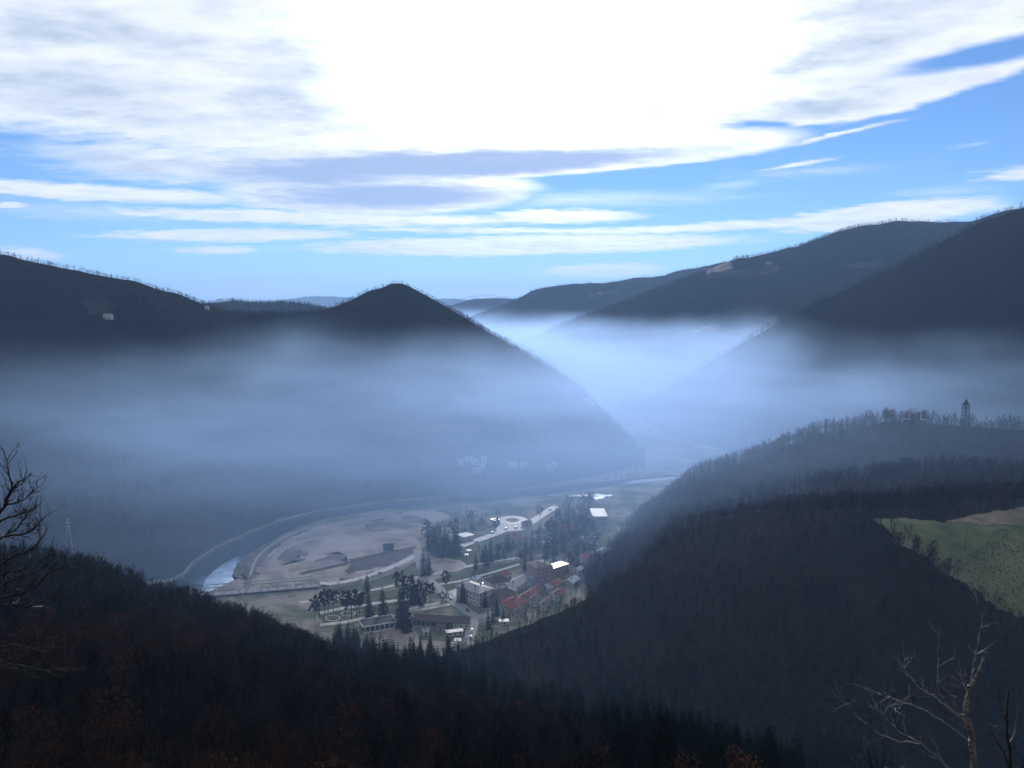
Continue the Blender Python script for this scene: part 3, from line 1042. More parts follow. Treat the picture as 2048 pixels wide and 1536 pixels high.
sheet("meadow", [(500, 1176), (520, 1130), (560, 1085), (640, 1050), (760, 1030), (860, 1018), (900, 1030), (870, 1050), (832, 1080), (830, 1108), (770, 1136), (700, 1157), (640, 1168)], DRY, 0.012, "dry brown meadow inside the bend of the river", ragged=6)
sheet("gravel_bar", [(466, 1152), (476, 1128), (500, 1106), (530, 1088), (562, 1082), (545, 1102), (520, 1130), (500, 1172), (488, 1176), (494, 1142), (478, 1158)], BAR, 0.02, "brown gravel bar on the inner bank of the river", ragged=4)
sheet("lawn", [(645, 1181), (730, 1166), (800, 1142), (834, 1120), (838, 1150), (770, 1170), (690, 1188), (640, 1192)], LAWN, 0.016, "green lawn between the white road and the lower path")
sheet("lawn", [(866, 1160), (900, 1150), (960, 1138), (1050, 1118), (1110, 1112), (1075, 1128), (980, 1152), (890, 1176)], LAWN, 0.016, "long green lawn in the middle of the village")
sheet("lawn", [(622, 1212), (700, 1197), (825, 1172), (838, 1185), (815, 1222), (700, 1244), (650, 1250)], LAWN, 0.016, "park lawn under the pines behind the flat-roofed pavilion")
sheet("lawn", [(840, 1100), (870, 1078), (930, 1086), (990, 1066), (1060, 1060), (1130, 1050), (1180, 1060), (1170, 1100), (1060, 1110), (940, 1132), (880, 1108)], LAWN, 0.014, "shady park lawn under the tall conifers")
sheet("lawn", [(830, 1256), (930, 1258), (930, 1275), (900, 1283), (838, 1280)], LAWN, 0.016, "green lawn below the long brown-roofed building")
sheet("lawn", [(1005, 1234), (1020, 1226), (1022, 1240), (1012, 1252), (998, 1248)], LAWN, 0.016, "small round green beside the red-roofed house")
sheet("field", [(700, 1118), (760, 1108), (830, 1092), (832, 1106), (770, 1132), (720, 1142), (690, 1150)], mat("fallow", (0.12, 0.10, 0.088), (0.085, 0.075, 0.062), 0.1, 0.95, 0.1), 0.02, "ploughed brown field strip above the white road", ragged=4)
SCRUB = mat("scrubby_ground", (0.22, 0.185, 0.165), (0.14, 0.12, 0.105), 0.15, 0.95, 0.1, c3=(0.30, 0.26, 0.225))
sheet("scrub_patch", [(548, 1106), (566, 1097), (590, 1098), (612, 1101), (606, 1113), (594, 1121), (570, 1126), (556, 1119)], SCRUB, 0.018, "dark scrubby patch beside the winding dirt track", ragged=11)
sheet("scrub_patch", [(636, 1124), (648, 1110), (668, 1105), (688, 1110), (692, 1120), (676, 1130), (650, 1134)], SCRUB, 0.018, "dark scrubby patch in the middle of the dry meadow", ragged=11)
sheet("scrub_patch", [(730, 1050), (748, 1040), (790, 1035), (840, 1034), (862, 1041), (846, 1053), (800, 1058), (760, 1061)], SCRUB, 0.018, "dark scrubby patch at the far side of the dry meadow", ragged=11)
strip("hedgerow_verge", [(600, 1148), (680, 1130), (760, 1108), (800, 1100)], 6, mat("verge", (0.075, 0.085, 0.05), (0.055, 0.06, 0.04), 0.2, 0.95, 0.1), 0.026, "dark grassy strip crossing the dry meadow")

strip("road", [(628, 1171), (690, 1163), (740, 1150), (790, 1131), (820, 1117), (838, 1106)], 6.5, GRAVEL, 0.030, "white road curving from the bridge to the village")
strip("path", [(600, 1205), (680, 1192), (760, 1177), (815, 1163), (838, 1152)], 3.2, GRAVEL, 0.030, "pale footpath below the white road")
strip("road", [(834, 1098), (838, 1112), (845, 1140), (852, 1158)], 8, ROAD, 0.034, "short road joining the white road to the village junction")
strip("road", [(846, 1148), (868, 1170), (890, 1188), (912, 1206), (940, 1226), (958, 1233), (990, 1226)], 8, ROAD, 0.038, "main village road running past the white hotel")
strip("road", [(948, 1230), (946, 1250), (940, 1270), (942, 1290)], 7, ROAD, 0.036, "village road leading down past the white sheds")
sheet("forecourt", [(890, 1186), (925, 1180), (922, 1200), (945, 1222), (930, 1222), (905, 1204)], PAVE, 0.032, "paved forecourt in front of the white hotel")
strip("path", [(846, 1152), (880, 1145), (930, 1134), (955, 1128), (1000, 1121), (1040, 1115)], 4, GRAVEL, 0.030, "pale path along the top of the long lawn")
strip("path", [(868, 1170), (920, 1162), (980, 1146), (1040, 1128)], 3, GRAVEL, 0.030, "narrow pale path along the bottom of the long lawn")
strip("path", [(838, 1098), (836, 1085), (822, 1078), (780, 1074)], 3, TRACK, 0.030, "dirt path turning off into the dry meadow")
strip("track", [(575, 1160), (574, 1146), (560, 1134), (548, 1124), (556, 1108), (580, 1092), (620, 1078), (700, 1072), (780, 1074)], 5, TRACK, 0.028, "dirt track winding across the dry meadow")
strip("track", [(500, 1150), (512, 1120), (540, 1092), (600, 1062), (700, 1040), (800, 1022), (900, 1014), (1000, 1006), (1100, 998)], 2.2, TRACK, 0.028, "pale riverside track along the inner bank")
strip("promenade", [(922, 1092), (950, 1082), (985, 1070), (1010, 1060), (1040, 1055), (1066, 1042), (1090, 1026), (1112, 1012)], 9, PAVE, 0.034, "bright wet promenade between the park and the plaza")
ring("plaza", 1025, 1040, 30, 8.5, 0.55, mat("flooded_paving", (0.34, 0.33, 0.32), (0.2, 0.195, 0.19), 0.35, 0.55, 0.4), 0.036, "round bright plaza at the end of the promenade")
sheet("plaza_apron", [(990, 1060), (1000, 1046), (1030, 1048), (1052, 1040), (1062, 1046), (1050, 1060), (1000, 1064)], PAVE, 0.031, "paved apron in front of the round plaza")
ring("path_ring", 893, 1131, 38, 13, 0.06, GRAVEL, 0.034, "pale path round the oval playground", DRY)
ring("path_ring", 666, 1236, 15, 6, 0.12, GRAVEL, 0.034, "pale path round the largest oval flower bed", LAWN)
ring("path_ring", 696, 1227, 14, 5, 0.12, GRAVEL, 0.034, "pale path round the middle oval flower bed", LAWN)
ring("path_ring", 722, 1225, 12, 4.5, 0.12, GRAVEL, 0.034, "pale path round the oval flower bed beside the tall spruce", LAWN)
strip("path", [(640, 1250), (690, 1244), (740, 1234), (800, 1228), (830, 1215), (880, 1206)], 4.5, GRAVEL, 0.030, "pale park path behind the flat-roofed pavilion")
strip("path", [(820, 1222), (860, 1216), (900, 1208)], 4, PAVE, 0.032, "paved path above the long brown-roofed building")
strip("path", [(640, 1226), (700, 1214), (770, 1204), (830, 1196)], 5, PAVE, 0.028, "wet park alley under the pines")
strip("street", [(990, 1222), (1020, 1206), (1050, 1188), (1078, 1170), (1100, 1156), (1130, 1140), (1165, 1120), (1186, 1095), (1190, 1072)], 6, ROAD, 0.036, "village street rising towards the dark hill")
sheet("yard", [(1028, 1160), (1050, 1150), (1066, 1146), (1070, 1156), (1050, 1165), (1035, 1170)], PAVE, 0.028, "wet paved yard between the grey-roofed and pink buildings")
sheet("yard", [(878, 1190), (925, 1172), (955, 1166), (975, 1164), (972, 1172), (930, 1182), (890, 1194)], PAVE, 0.026, "wet paved yard above the white hotel")
GLEAM = mat("sky_gleam_sheet", (0.86, 0.88, 0.92), (0.60, 0.63, 0.66), 0.12, 0.08, 0.8, metallic=0.9)  # near-white metal: the bright sky reflection is put into the sheets' own colour
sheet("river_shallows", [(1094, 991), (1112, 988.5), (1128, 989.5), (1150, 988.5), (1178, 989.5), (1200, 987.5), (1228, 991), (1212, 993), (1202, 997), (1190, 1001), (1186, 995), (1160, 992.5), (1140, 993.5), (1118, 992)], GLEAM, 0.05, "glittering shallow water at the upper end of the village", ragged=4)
sheet("sky_gleam_sheet", [(404, 1176), (410, 1158), (426, 1140), (450, 1122), (478, 1108), (478, 1122), (468, 1136), (464, 1150), (470, 1160), (482, 1158), (493, 1144), (489, 1166), (484, 1182), (450, 1188), (420, 1184)], GLEAM, -1.17, "pale mirror sheet standing for the sky gleam on the river beside the gravel bar")  # added sheet over the river, shaped like the patch of reflected sky
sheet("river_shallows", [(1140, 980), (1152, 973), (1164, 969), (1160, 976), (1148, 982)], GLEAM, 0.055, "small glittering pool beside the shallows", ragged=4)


# ------------------------------------------------------------------ buildings
WHITE = mat("white_render", (0.72, 0.70, 0.67), (0.60, 0.58, 0.55), 0.5, 0.85, 0.3)
PINK = mat("pink_render", (0.48, 0.34, 0.30), (0.40, 0.29, 0.26), 0.5, 0.85, 0.3)
CREAM = mat("cream_render", (0.52, 0.47, 0.38), (0.44, 0.39, 0.32), 0.5, 0.85, 0.3)
TIMBER = mat("dark_timber", (0.07, 0.05, 0.038), (0.045, 0.034, 0.028), 1.0, 0.85, 0.3)
BRICKRED = mat("red_tiles", (0.32, 0.095, 0.065), (0.22, 0.075, 0.055), 0.7, 0.75, 0.3)
BROWN = mat("brown_tiles", (0.125, 0.075, 0.060), (0.085, 0.056, 0.048), 0.7, 0.7, 0.35)
GREYROOF = mat("grey_sheet_roof", (0.16, 0.165, 0.175), (0.12, 0.122, 0.13), 0.5, 0.5, 0.5)
SHINY = mat("wet_metal_roof", (0.36, 0.36, 0.37), (0.22, 0.22, 0.23), 0.9, 0.5, 0.5, metallic=0.1)
FELT = mat("roof_felt", (0.050, 0.050, 0.055), (0.036, 0.036, 0.040), 0.6, 0.8, 0.2)
GLASS = mat("window_glass", (0.020, 0.024, 0.030), (0.014, 0.016, 0.020), 0.5, 0.12, 0.6)
WOODDOOR = mat("door_wood", (0.10, 0.055, 0.035), (0.07, 0.04, 0.028), 2.0, 0.6, 0.4)
CHIM = mat("chimney_brick", (0.24, 0.12, 0.09), (0.18, 0.095, 0.075), 1.5, 0.9, 0.2)
STEEL = mat("painted_steel", (0.46, 0.50, 0.49), (0.36, 0.39, 0.39), 1.0, 0.5, 0.5)
CONCRETE = mat("concrete", (0.36, 0.35, 0.33), (0.28, 0.27, 0.26), 0.6, 0.85, 0.3)


def unit_window(name, w, h, m):
    """pane set in a raised frame, 6 cm proud of the wall"""
    g = Geo()
    g.box((-w / 2, -0.05, 0), (w / 2, 0.0, h))
    return g.mesh(name, m)


WIN = unit_window("window", 1.15, 1.35, GLASS)
FRAME = Geo()
for lo, hi in (((-0.68, -0.09, -0.10), (0.68, -0.02, -0.001)), ((-0.68, -0.09, 1.351), (0.68, -0.02, 1.45)), ((-0.68, -0.088, 0.0), (-0.576, -0.02, 1.35)), ((0.576, -0.088, 0.0), (0.68, -0.02, 1.35))):
    FRAME.box(lo, hi)
FRAME = FRAME.mesh("frame", WHITE)
DOOR = unit_window("door", 1.2, 2.1, WOODDOOR)


def child(name, me, parent, loc, rz=0.0):
    o = bpy.data.objects.new(name, me)
    col.objects.link(o)
    o.parent = parent
    o.location, o.rotation_euler = loc, (0, 0, rz)
    return o


def house(name, label, p0, p1, W, H, roof, rh, wm, rm, floors=1, cat="house", chimney=1, door=True, group=None, over=0.5, ground=None, win=True, parapet=None):
    """front wall runs from pixel p0 to pixel p1; the body lies behind it"""
    if ground is None:
        a, b = on(*p0)[:2], on(*p1)[:2]
        z0 = 0.0
    else:
        a, b = ground(*p0), ground(*p1)
        z0 = min(a[2], b[2]) - 0.2
        a, b = a[:2], b[:2]
    L = float(np.linalg.norm(b - a))
    rz = math.atan2(b[1] - a[1], b[0] - a[0])
    root = empty(name, (a[0], a[1], z0), rz)
    g = Geo()
    g.box((0, 0, -0.6), (L, W, H))
    g.obj("wall", wm, root)
    r = Geo()
    e = over
    if roof == 'flat':
        r.box((-e, -e, H + 0.002), (L + e, W + e, H + 0.35))
    elif roof == 'gable':
        x0, x1, y0, y1 = -e, L + e, -e, W + e
        zt, ze = H + rh, H - 0.12
        r.v = [(x0, y0, ze), (x1, y0, ze), (x1, y1, ze), (x0, y1, ze), (x0, W / 2, zt), (x1, W / 2, zt),
               (x0, y0, ze + 0.22), (x1, y0, ze + 0.22), (x1, y1, ze + 0.22), (x0, y1, ze + 0.22), (x0, W / 2, zt + 0.24), (x1, W / 2, zt + 0.24)]
        r.f = [(6, 7, 11, 10), (8, 9, 10, 11), (0, 4, 5, 1), (2, 5, 4, 3), (0, 1, 7, 6), (2, 3, 9, 8), (0, 6, 10, 4), (4, 10, 9, 3), (1, 5, 11, 7), (5, 2, 8, 11)]
        gg = Geo()
        gg.v = [(0.02, 0, H), (0.02, W, H), (0.02, W / 2, H + rh * 0.96), (L - 0.02, 0, H), (L - 0.02, W, H), (L - 0.02, W / 2, H + rh * 0.96)]
        gg.f = [(0, 2, 1), (3, 4, 5)]
        gg.obj("gable", wm, root)
    else:
        x0, x1, y0, y1 = -e, L + e, -e, W + e
        k = min(W, L) * 0.48
        zt, ze = H + rh, H + 0.02
        if L >= W:
            ra, rb = (x0 + k, W / 2, zt), (x1 - k, W / 2, zt)
            r.f = [(0, 1, 5, 4), (1, 2, 5), (2, 3, 4, 5), (3, 0, 4)]
        else:
            ra, rb = (L / 2, y0 + k, zt), (L / 2, y1 - k, zt)
            r.f = [(0, 1, 4), (1, 2, 5, 4), (2, 3, 5), (3, 0, 4, 5)]
        r.v = [(x0, y0, ze), (x1, y0, ze), (x1, y1, ze), (x0, y1, ze), ra, rb]
        r.f.append((3, 2, 1, 0))
    ro = r.obj("roof", rm, root)
    if parapet:
        q = Geo()
        t = 0.45
        zz0, zz1 = H + 0.1, H + 0.75
        q.box((-e - t, -e - t, zz0), (L + e + t, -e - 0.003, zz1))
        q.box((-e - t, W + e + 0.003, zz0), (L + e + t, W + e + t, zz1))
        q.box((-e - t, -e + 0.001, zz0), (-e - 0.003, W + e - 0.001, zz1))
        q.box((L + e + 0.003, -e + 0.001, zz0), (L + e + t, W + e - 0.001, zz1))
        q.obj("parapet", parapet, ro)
    for c in range(chimney):
        cg = Geo()
        x = L * (0.3 + 0.4 * c)
        cg.box((x, W * 0.35, H + rh * 0.3), (x + 0.7, W * 0.35 + 0.7, H + rh + 0.9))
        cg.obj("chimney", CHIM, ro)
    if win:
        fh = H / floors
        for fl in range(floors):
            z = fl * fh + min(0.9, fh * 0.3)
            s = min(1.0, (fh - 0.8) / 1.45)
            for side in range(4):
                n = max(1, int((L if side % 2 == 0 else W) / 3.4))
                for k in range(n):
                    u = (k + 0.5) / n
                    loc, rr_ = {0: ((u * L, -0.004, z), 0), 1: ((L + 0.004, u * W, z), math.pi / 2), 2: ((u * L, W + 0.004, z), math.pi), 3: ((-0.004, u * W, z), -math.pi / 2)}[side]
                    if side == 2:
                        continue
                    if door and side == 0 and fl == 0 and k == n // 2:
                        child("door", DOOR, root, (u * L, -0.004, 0.02))
                        continue
                    w = child("window", WIN, root, loc, rr_)
                    w.scale = (1, 1, s)
                    child("frame", FRAME, w, (0, 0, 0))
    return tag(root, label, cat, group)


# pavilion with a dark flat roof edged in white, open front on pillars
pv = house("pavilion", "flat-roofed pavilion with white roof edge and white pillars in front", (729, 1266), (789, 1256), 11, 4.2, 'flat', 0.3, GLASS, FELT, 1, "pavilion", 0, False, None, 0.9, None, False, WHITE)
Lp = float(np.linalg.norm(on(789, 1256) - on(729, 1266)))
for k in range(7):
    g = Geo()
    x = 0.4 + (Lp - 0.8) * k / 6
    g.box((x - 0.3, -0.85, -0.3), (x + 0.3, -0.35, 4.19))
    g.obj("pillar", WHITE, pv)
g = Geo()
g.box((-0.8, -1.6, 0.0), (Lp + 0.8, -0.9, 0.9))
g.obj("terrace_wall", WHITE, pv)
house("hall", "long low hall with brown tiled roof and dark timber walls", (827, 1250), (905, 1255), 10, 3.4, 'gable', 2.6, TIMBER, BROWN, 1, "hall", 2)
house("white_annex", "white-walled annex at the right end of the long brown-roofed hall", (906, 1256), (938, 1257), 10.4, 3.6, 'gable', 2.5, WHITE, BROWN, 1, "house", 1)
house("hotel", "three-storey white hotel block with grey hipped roof beside a spruce", (958, 1214), (986, 1203), 24, 10, 'hip', 2.2, WHITE, GREYROOF, 3, "hotel", 2)
house("villa", "white villa with steep brown hipped roof above the white hotel", (984, 1186), (1021, 1178), 13, 7, 'hip', 4.2, WHITE, BROWN, 2, "house", 1)
house("inn", "low inn with brown hipped roof beside the village street", (990, 1211), (1034, 1197), 13, 4.6, 'hip', 3.6, PINK, BROWN, 1, "house", 2)
house("row_building", "long building with plain grey sheet roof", (1024, 1189), (1063, 1170), 13, 4.2, 'gable', 2.6, WHITE, GREYROOF, 1, "building", 1)
house("metal_roof_shed", "narrow shed with glaring metal roof beside the grey-roofed building", (1040, 1163), (1066, 1170), 5, 4, 'gable', 1.0, WHITE, SHINY, 1, "shed", 0)
house("metal_roof_shed", "small shed with pale metal roof between the inn and the grey-roofed building", (1002, 1191), (1030, 1196), 5, 5.2, 'gable', 1.0, WHITE, SHINY, 1, "shed", 0)
house("red_roof_house", "house with bright red hipped roof at the edge of the dark wood", (1030, 1225), (1056, 1213), 14, 4, 'hip', 3.6, CREAM, BRICKRED, 1, "house", 1)
house("red_roof_annex", "low annex with pale red roof in front of the red-roofed house", (1018, 1226), (1032, 1226), 8, 3, 'gable', 1.8, CREAM, BRICKRED, 1, "house", 0)
house("apartment_block", "tall pink apartment block with a step in its roof", (1073, 1168), (1106, 1162), 17, 12.5, 'hip', 2.2, PINK, BROWN, 4, "building", 2)
house("glaring_roof_building", "building with glaring flat metal roof next to the pink block", (1108, 1160), (1136, 1151), 8, 9.5, 'flat', 0.3, PINK, mat("glaring_flat_roof", (0.45, 0.45, 0.45), (0.22, 0.22, 0.23), 0.5, 0.36, 0.6, metallic=0.3), 3, "building", 0)
house("small_house", "small house with pale gabled roof below the village street", (1096, 1186), (1111, 1181), 8, 3.2, 'gable', 2.2, WHITE, SHINY, 1, "house", 0)
house("row_house", "row house with dull red roof on the lower side of the street", (1060, 1206), (1078, 1193), 8, 3.6, 'gable', 2.6, PINK, BRICKRED, 1, "house", 1)
house("row_house", "row house with dark brown roof next to the dull red one", (1081, 1191), (1100, 1177), 8, 3.6, 'gable', 2.4, PINK, BROWN, 1, "house", 1)
house("bath_house", "large hall with bright flat roof near the glittering shallows", (1186, 1050), (1214, 1050), 30, 8.5, 'flat', 0.3, PINK, mat("pale_roof_sheet", (0.30, 0.31, 0.33), (0.22, 0.23, 0.25), 0.4, 0.5, 0.4), 2, "hall", 0)
house("park_house", "red-brown house hidden among conifers below the plaza", (1022, 1090), (1050, 1086), 12, 5.5, 'hip', 4, PINK, BRICKRED, 1, "house", 1)
house("park_house", "dull red house among conifers left of the bright hall", (1132, 1072), (1156, 1068), 12, 6, 'hip', 4, PINK, BRICKRED, 2, "house", 1)
house("barn", "lone dark barn standing in the dry meadow", (767, 1102), (787, 1101), 7, 3.2, 'gable', 2.2, TIMBER, FELT, 1, "barn", 0)
house("shed", "white flat-roofed shed on the lawn below the long hall", (895, 1274), (926, 1270), 4, 2.6, 'flat', 0.2, WHITE, SHINY, 1, "shed", 0, False)
house("shed", "low grey shed just above the conifer tips", (909, 1290), (921, 1290), 4, 2.4, 'flat', 0.2, WHITE, GREYROOF, 1, "shed", 0, False)
house("shed", "small shed with glinting roof nearest to the conifer tips", (896, 1301), (915, 1300), 5, 2.6, 'gable', 0.9, WHITE, SHINY, 1, "shed", 0, False)
house("canopy_shed", "narrow white-roofed shelter at the foot of the dark hill", (1000, 1251), (1017, 1250), 4, 2.4, 'flat', 0.2, WHITE, SHINY, 1, "shed", 0, False)
house("restaurant", "low restaurant with pale flat roof beside the promenade", (928, 1082), (948, 1077), 11, 3.4, 'flat', 0.3, WHITE, SHINY, 1, "restaurant", 0)
house("spa_house", "white spa house half hidden behind the tallest conifers", (883, 1092), (914, 1087), 11, 5, 'gable', 2, WHITE, SHINY, 1, "house", 1)
house("kiosk", "tiny white kiosk at the edge of the park trees", (936, 1108), (943, 1107), 4, 2.4, 'flat', 0.2, WHITE, SHINY, 1, "kiosk", 0, False)
house("kiosk", "tiny white kiosk nearest the lone park spruce", (930, 1116), (936, 1116), 3.5, 2.4, 'flat', 0.2, WHITE, SHINY, 1, "kiosk", 0, False)
house("garden_house", "white garden house between the conifers above the long lawn", (1090, 1096), (1104, 1091), 7, 3, 'gable', 1.6, WHITE, SHINY, 1, "house", 0)
house("hillside_house", "white-roofed house at the edge of the dark hill", (1203, 1116), (1221, 1106), 8, 3.4, 'gable', 1.8, WHITE, SHINY, 1, "house", 0)
house("hillside_house", "house with two glinting roofs where the street meets the dark hill", (1157, 1150), (1170, 1144), 6, 3.2, 'gable', 1.4, WHITE, SHINY, 1, "house", 0)
far_houses = [((922, 932), "leftmost pale house under the misty mountain", 9), ((938, 926), "pale house highest above the river under the misty mountain", 11), ((950, 930), "pale house in the middle of the hamlet under the misty mountain", 10),
              ((964, 938), "rightmost pale house of the hamlet under the misty mountain", 11), ((953, 948), "pale house of the hamlet closest to the river", 12), ((968, 925), "small pale cottage behind the hamlet", 8),
              ((1026, 935), "single pale house to the right of the hamlet", 13), ((1044, 936), "small pale house next to the single one by the river", 8), ((1054, 935), "tiny pale hut by the river bend", 7),
              ((1098, 940), "pale house with wide roof before the mountain's toe", 12), ((1110, 936), "pale house half hidden at the mountain's toe", 10),
              ((1279, 897), "tall pale house in the mist at the mouth of the gorge", 7), ((1294, 904), "pale house with double roof at the mouth of the gorge", 13), ((1388, 942), "pale-roofed house behind the trees of the tower hill", 14), ((1406, 944), "bright-roofed house behind the trees of the tower hill", 16),
              ((1172, 806), "pale house left of the pair deep in the gorge", 12), ((1183, 812), "pale house right of the pair deep in the gorge", 14),
              ((1390, 668), "white house left of the pair on the far misty slope", 16), ((1413, 661), "white house right of the pair on the far misty slope", 18),
              ((216, 640), "lone white house on the left mountain above the mist", 13), ((414, 621), "tiny white hut on the saddle of the left mountain", 7),
              ((1424, 546), "long pale house on the far clearing nearest the notch", 20), ((1538, 530), "pale house above the far clearing on the right ridge", 22), ((1200, 590), "small pale house on the far spur", 14)]
for (px, py), lb, w in far_houses:
    p = hit(px, py)
    dist = float(np.linalg.norm(p - np.array((0, 0, EYE))))
    w = w * 0.75
    d = w * FPX / dist / 2
    zg = p[2]
    g_ = lambda u, v_, p=p, dist=dist, px=px: np.array((p[0] + (u - px) * dist / FPX, p[1] - 2, zg + 0.2))
    house("far_house", lb, (px - d, py), (px + d, py), w * 0.7, 5, 'gable', w * 0.2, WHITE, SHINY if py > 600 else GREYROOF, 1, "house", 1, True, "scattered houses around the valley", 0.5, g_)


# ------------------------------------------------------------------ truss bridge
def bridge():
    a, b = on(392, 1191, 1.8), on(640, 1170, 1.8)
    L = float(np.linalg.norm((b - a)[:2]))
    root = empty("truss_bridge", (a[0], a[1], 0), math.atan2(b[1] - a[1], b[0] - a[0]))
    tag(root, "pale steel truss bridge of two spans over the river", "bridge")
    w, z0, h = 3.2, 1.8, 6.2

    def bar(nm, p, q, t=0.22):
        g = Geo()
        g.tube([p, q], [t * 1.5, t * 1.5], 4)
        g.obj(nm, STEEL, root)
    g = Geo()
    g.box((0, -w + 0.3, z0 - 0.5), (L, w - 0.3, z0))
    g.obj("deck", CONCRETE, root)
    for x0, x1, n in ((0, L * 0.36, 5), (L * 0.385, L, 9)):
        for s in (-1, 1):
            y = s * w
            st = (x1 - x0) / n
            bar("bottom_chord", (x0, y, z0 - 0.1), (x1, y, z0 - 0.1), 0.25)
            bar("top_chord", (x0 + st, y, z0 + h), (x1 - st, y, z0 + h), 0.28)
            bar("end_post", (x0, y, z0), (x0 + st, y, z0 + h), 0.25)
            bar("end_post", (x1, y, z0), (x1 - st, y, z0 + h), 0.25)
            for k in range(1, n):
                bar("vertical", (x0 + st * k, y, z0), (x0 + st * k, y, z0 + h), 0.14)
                if k < n - 1:
                    up = k < n / 2
                    bar("diagonal", (x0 + st * k, y, z0 + (h if up else 0)), (x0 + st * (k + 1), y, z0 + (0 if up else h)), 0.12)
        for k in range(1, n):
            bar("cross_beam", (x0 + (x1 - x0) / n * k, -w, z0 + h), (x0 + (x1 - x0) / n * k, w, z0 + h), 0.12)
    for x in (1.0, L * 0.3725, L - 1.0):
        g = Geo()
        g.box((x - 1.2, -w, -4), (x + 1.2, w, z0 - 0.52))
        g.obj("pier", CONCRETE, root)
    ra = strip("bridge_ramp", [(640, 1170), (662, 1168)], 6.5, GRAVEL, 0.9, "gravel ramp from the bridge down to the white road")
    for v in ra.data.vertices:
        pass
    n = len(ra.data.vertices)
    for i, v in enumerate(ra.data.vertices):
        v.co.z = 1.75 * (1 - (i // 2) / (n // 2 - 1)) + 0.05


bridge()


# ------------------------------------------------------------------ lookout tower, pylon, poles
OLDWOOD = mat("weathered_dark_wood", (0.016, 0.014, 0.014), (0.010, 0.009, 0.009), 1.0, 0.95, 0.0)


def tower():
    p = at(1931, 830, 702)
    zg = float(height(p[:1], p[1:2])[0])
    top = at(1931, 795, 702)[2]
    H = top - zg
    root = empty("lookout_tower", (p[0], p[1], zg), 0.4)
    tag(root, "wooden lookout tower with pagoda roof rising from the hilltop trees", "tower")
    hb = H - 6.5
    b, t = 2.4, 1.9
    legs = [(-1, -1), (1, -1), (1, 1), (-1, 1)]
    for sx, sy in legs:
        g = Geo()
        g.tube([(sx * b, sy * b, -0.5), (sx * t, sy * t, hb)], [0.38, 0.34], 5)
        g.obj("leg", OLDWOOD, root)
    n = 6
    for k in range(n):
        z0, z1 = hb * k / n, hb * (k + 1) / n
        r0, r1 = b + (t - b) * k / n, b + (t - b) * (k + 1) / n
        for i in range(4):
            (ax, ay), (bx, by) = legs[i], legs[(i + 1) % 4]
            g = Geo()
            g.tube([(ax * r0, ay * r0, z0), (bx * r1, by * r1, z1)], [0.19, 0.19], 4)
            g.obj("brace", OLDWOOD, root)
            g = Geo()
            g.tube([(ax * r1, ay * r1, z1), (bx * r1, by * r1, z1)], [0.14, 0.14], 4)
            g.obj("girt", OLDWOOD, root)
        if k >= 2:
            g = Geo()
            g.box((-r1 * 0.95, -r1 * 0.95, z1 - 0.35), (r1 * 0.95, r1 * 0.95, z1 - 0.2))
            g.obj("platform", OLDWOOD, root)
    for i in range(4):
        (ax, ay), (bx, by) = legs[i], legs[(i + 1) % 4]
        g = Geo()
        z = hb * 5 / 6 + 1.1
        g.tube([(ax * 2.45, ay * 2.45, z), (bx * 2.45, by * 2.45, z)], [0.1, 0.1], 4)
        g.obj("railing", OLDWOOD, root)
    r = Geo()
    prof = [(3.9, hb - 0.2), (2.5, hb + 0.9), (1.5, hb + 2.2), (1.0, hb + 3.4), (0.25, hb + 5.0)]
    for rad, z in prof:
        for k in range(8):
            a = 6.2832 * (k + 0.5) / 8
            r.v.append((rad * math.cos(a), rad * math.sin(a), z))
    for i in range(len(prof) - 1):
        for k in range(8):
            q = i * 8 + k
            w = i * 8 + (k + 1) % 8
            r.f.append((q, w, w + 8, q + 8))
    r.f.append(tuple(range(7, -1, -1)))
    ro = r.obj("roof", OLDWOOD, root)
    g = Geo()
    g.tube([(0, 0, hb + 4.9), (0, 0, hb + 6.5)], [0.18, 0.05], 5, True)
    g.obj("spire", OLDWOOD, ro)


tower()


def terrace():
    p = at(1829, 838, 700)
    zg = float(height(p[:1], p[1:2])[0])
    root = empty("hilltop_terrace", (p[0], p[1], zg), 0)
    tag(root, "white hilltop terrace with two pillars left of the lookout tower", "terrace")
    z1 = p[2] - zg
    g = Geo()
    g.box((-8.5, -3, -1), (8.5, 3, z1 - 0.6))
    g.obj("base", TIMBER, root)
    for x in (-8.4, 4.4):
        g = Geo()
        g.box((x, -3.2, z1 - 0.598), (x + 4.2, 3.2, z1))
        g.obj("slab", WHITE, root)
    for x in (-5.4, 4.7):
        g = Geo()
        g.box((x, -1.2, z1 + 0.002), (x + 0.9, -0.3, z1 + 4.6))
        g.obj("pillar", WHITE, root)
    g = Geo()
    g.box((-4.2, -1.8, z1 - 0.598), (4.2, 2.6, z1 + 2.6))
    g.obj("wall", TIMBER, root)
    g = Geo()
    g.v = [(-4.6, -2.2, z1 + 2.602), (4.6, -2.2, z1 + 2.602), (4.6, 3, z1 + 2.602), (-4.6, 3, z1 + 2.602), (-3, 0.4, z1 + 4.4), (3, 0.4, z1 + 4.4)]
    g.f = [(0, 1, 5, 4), (1, 2, 5), (2, 3, 4, 5), (3, 0, 4), (3, 2, 1, 0)]
    g.obj("roof", FELT, root)


terrace()


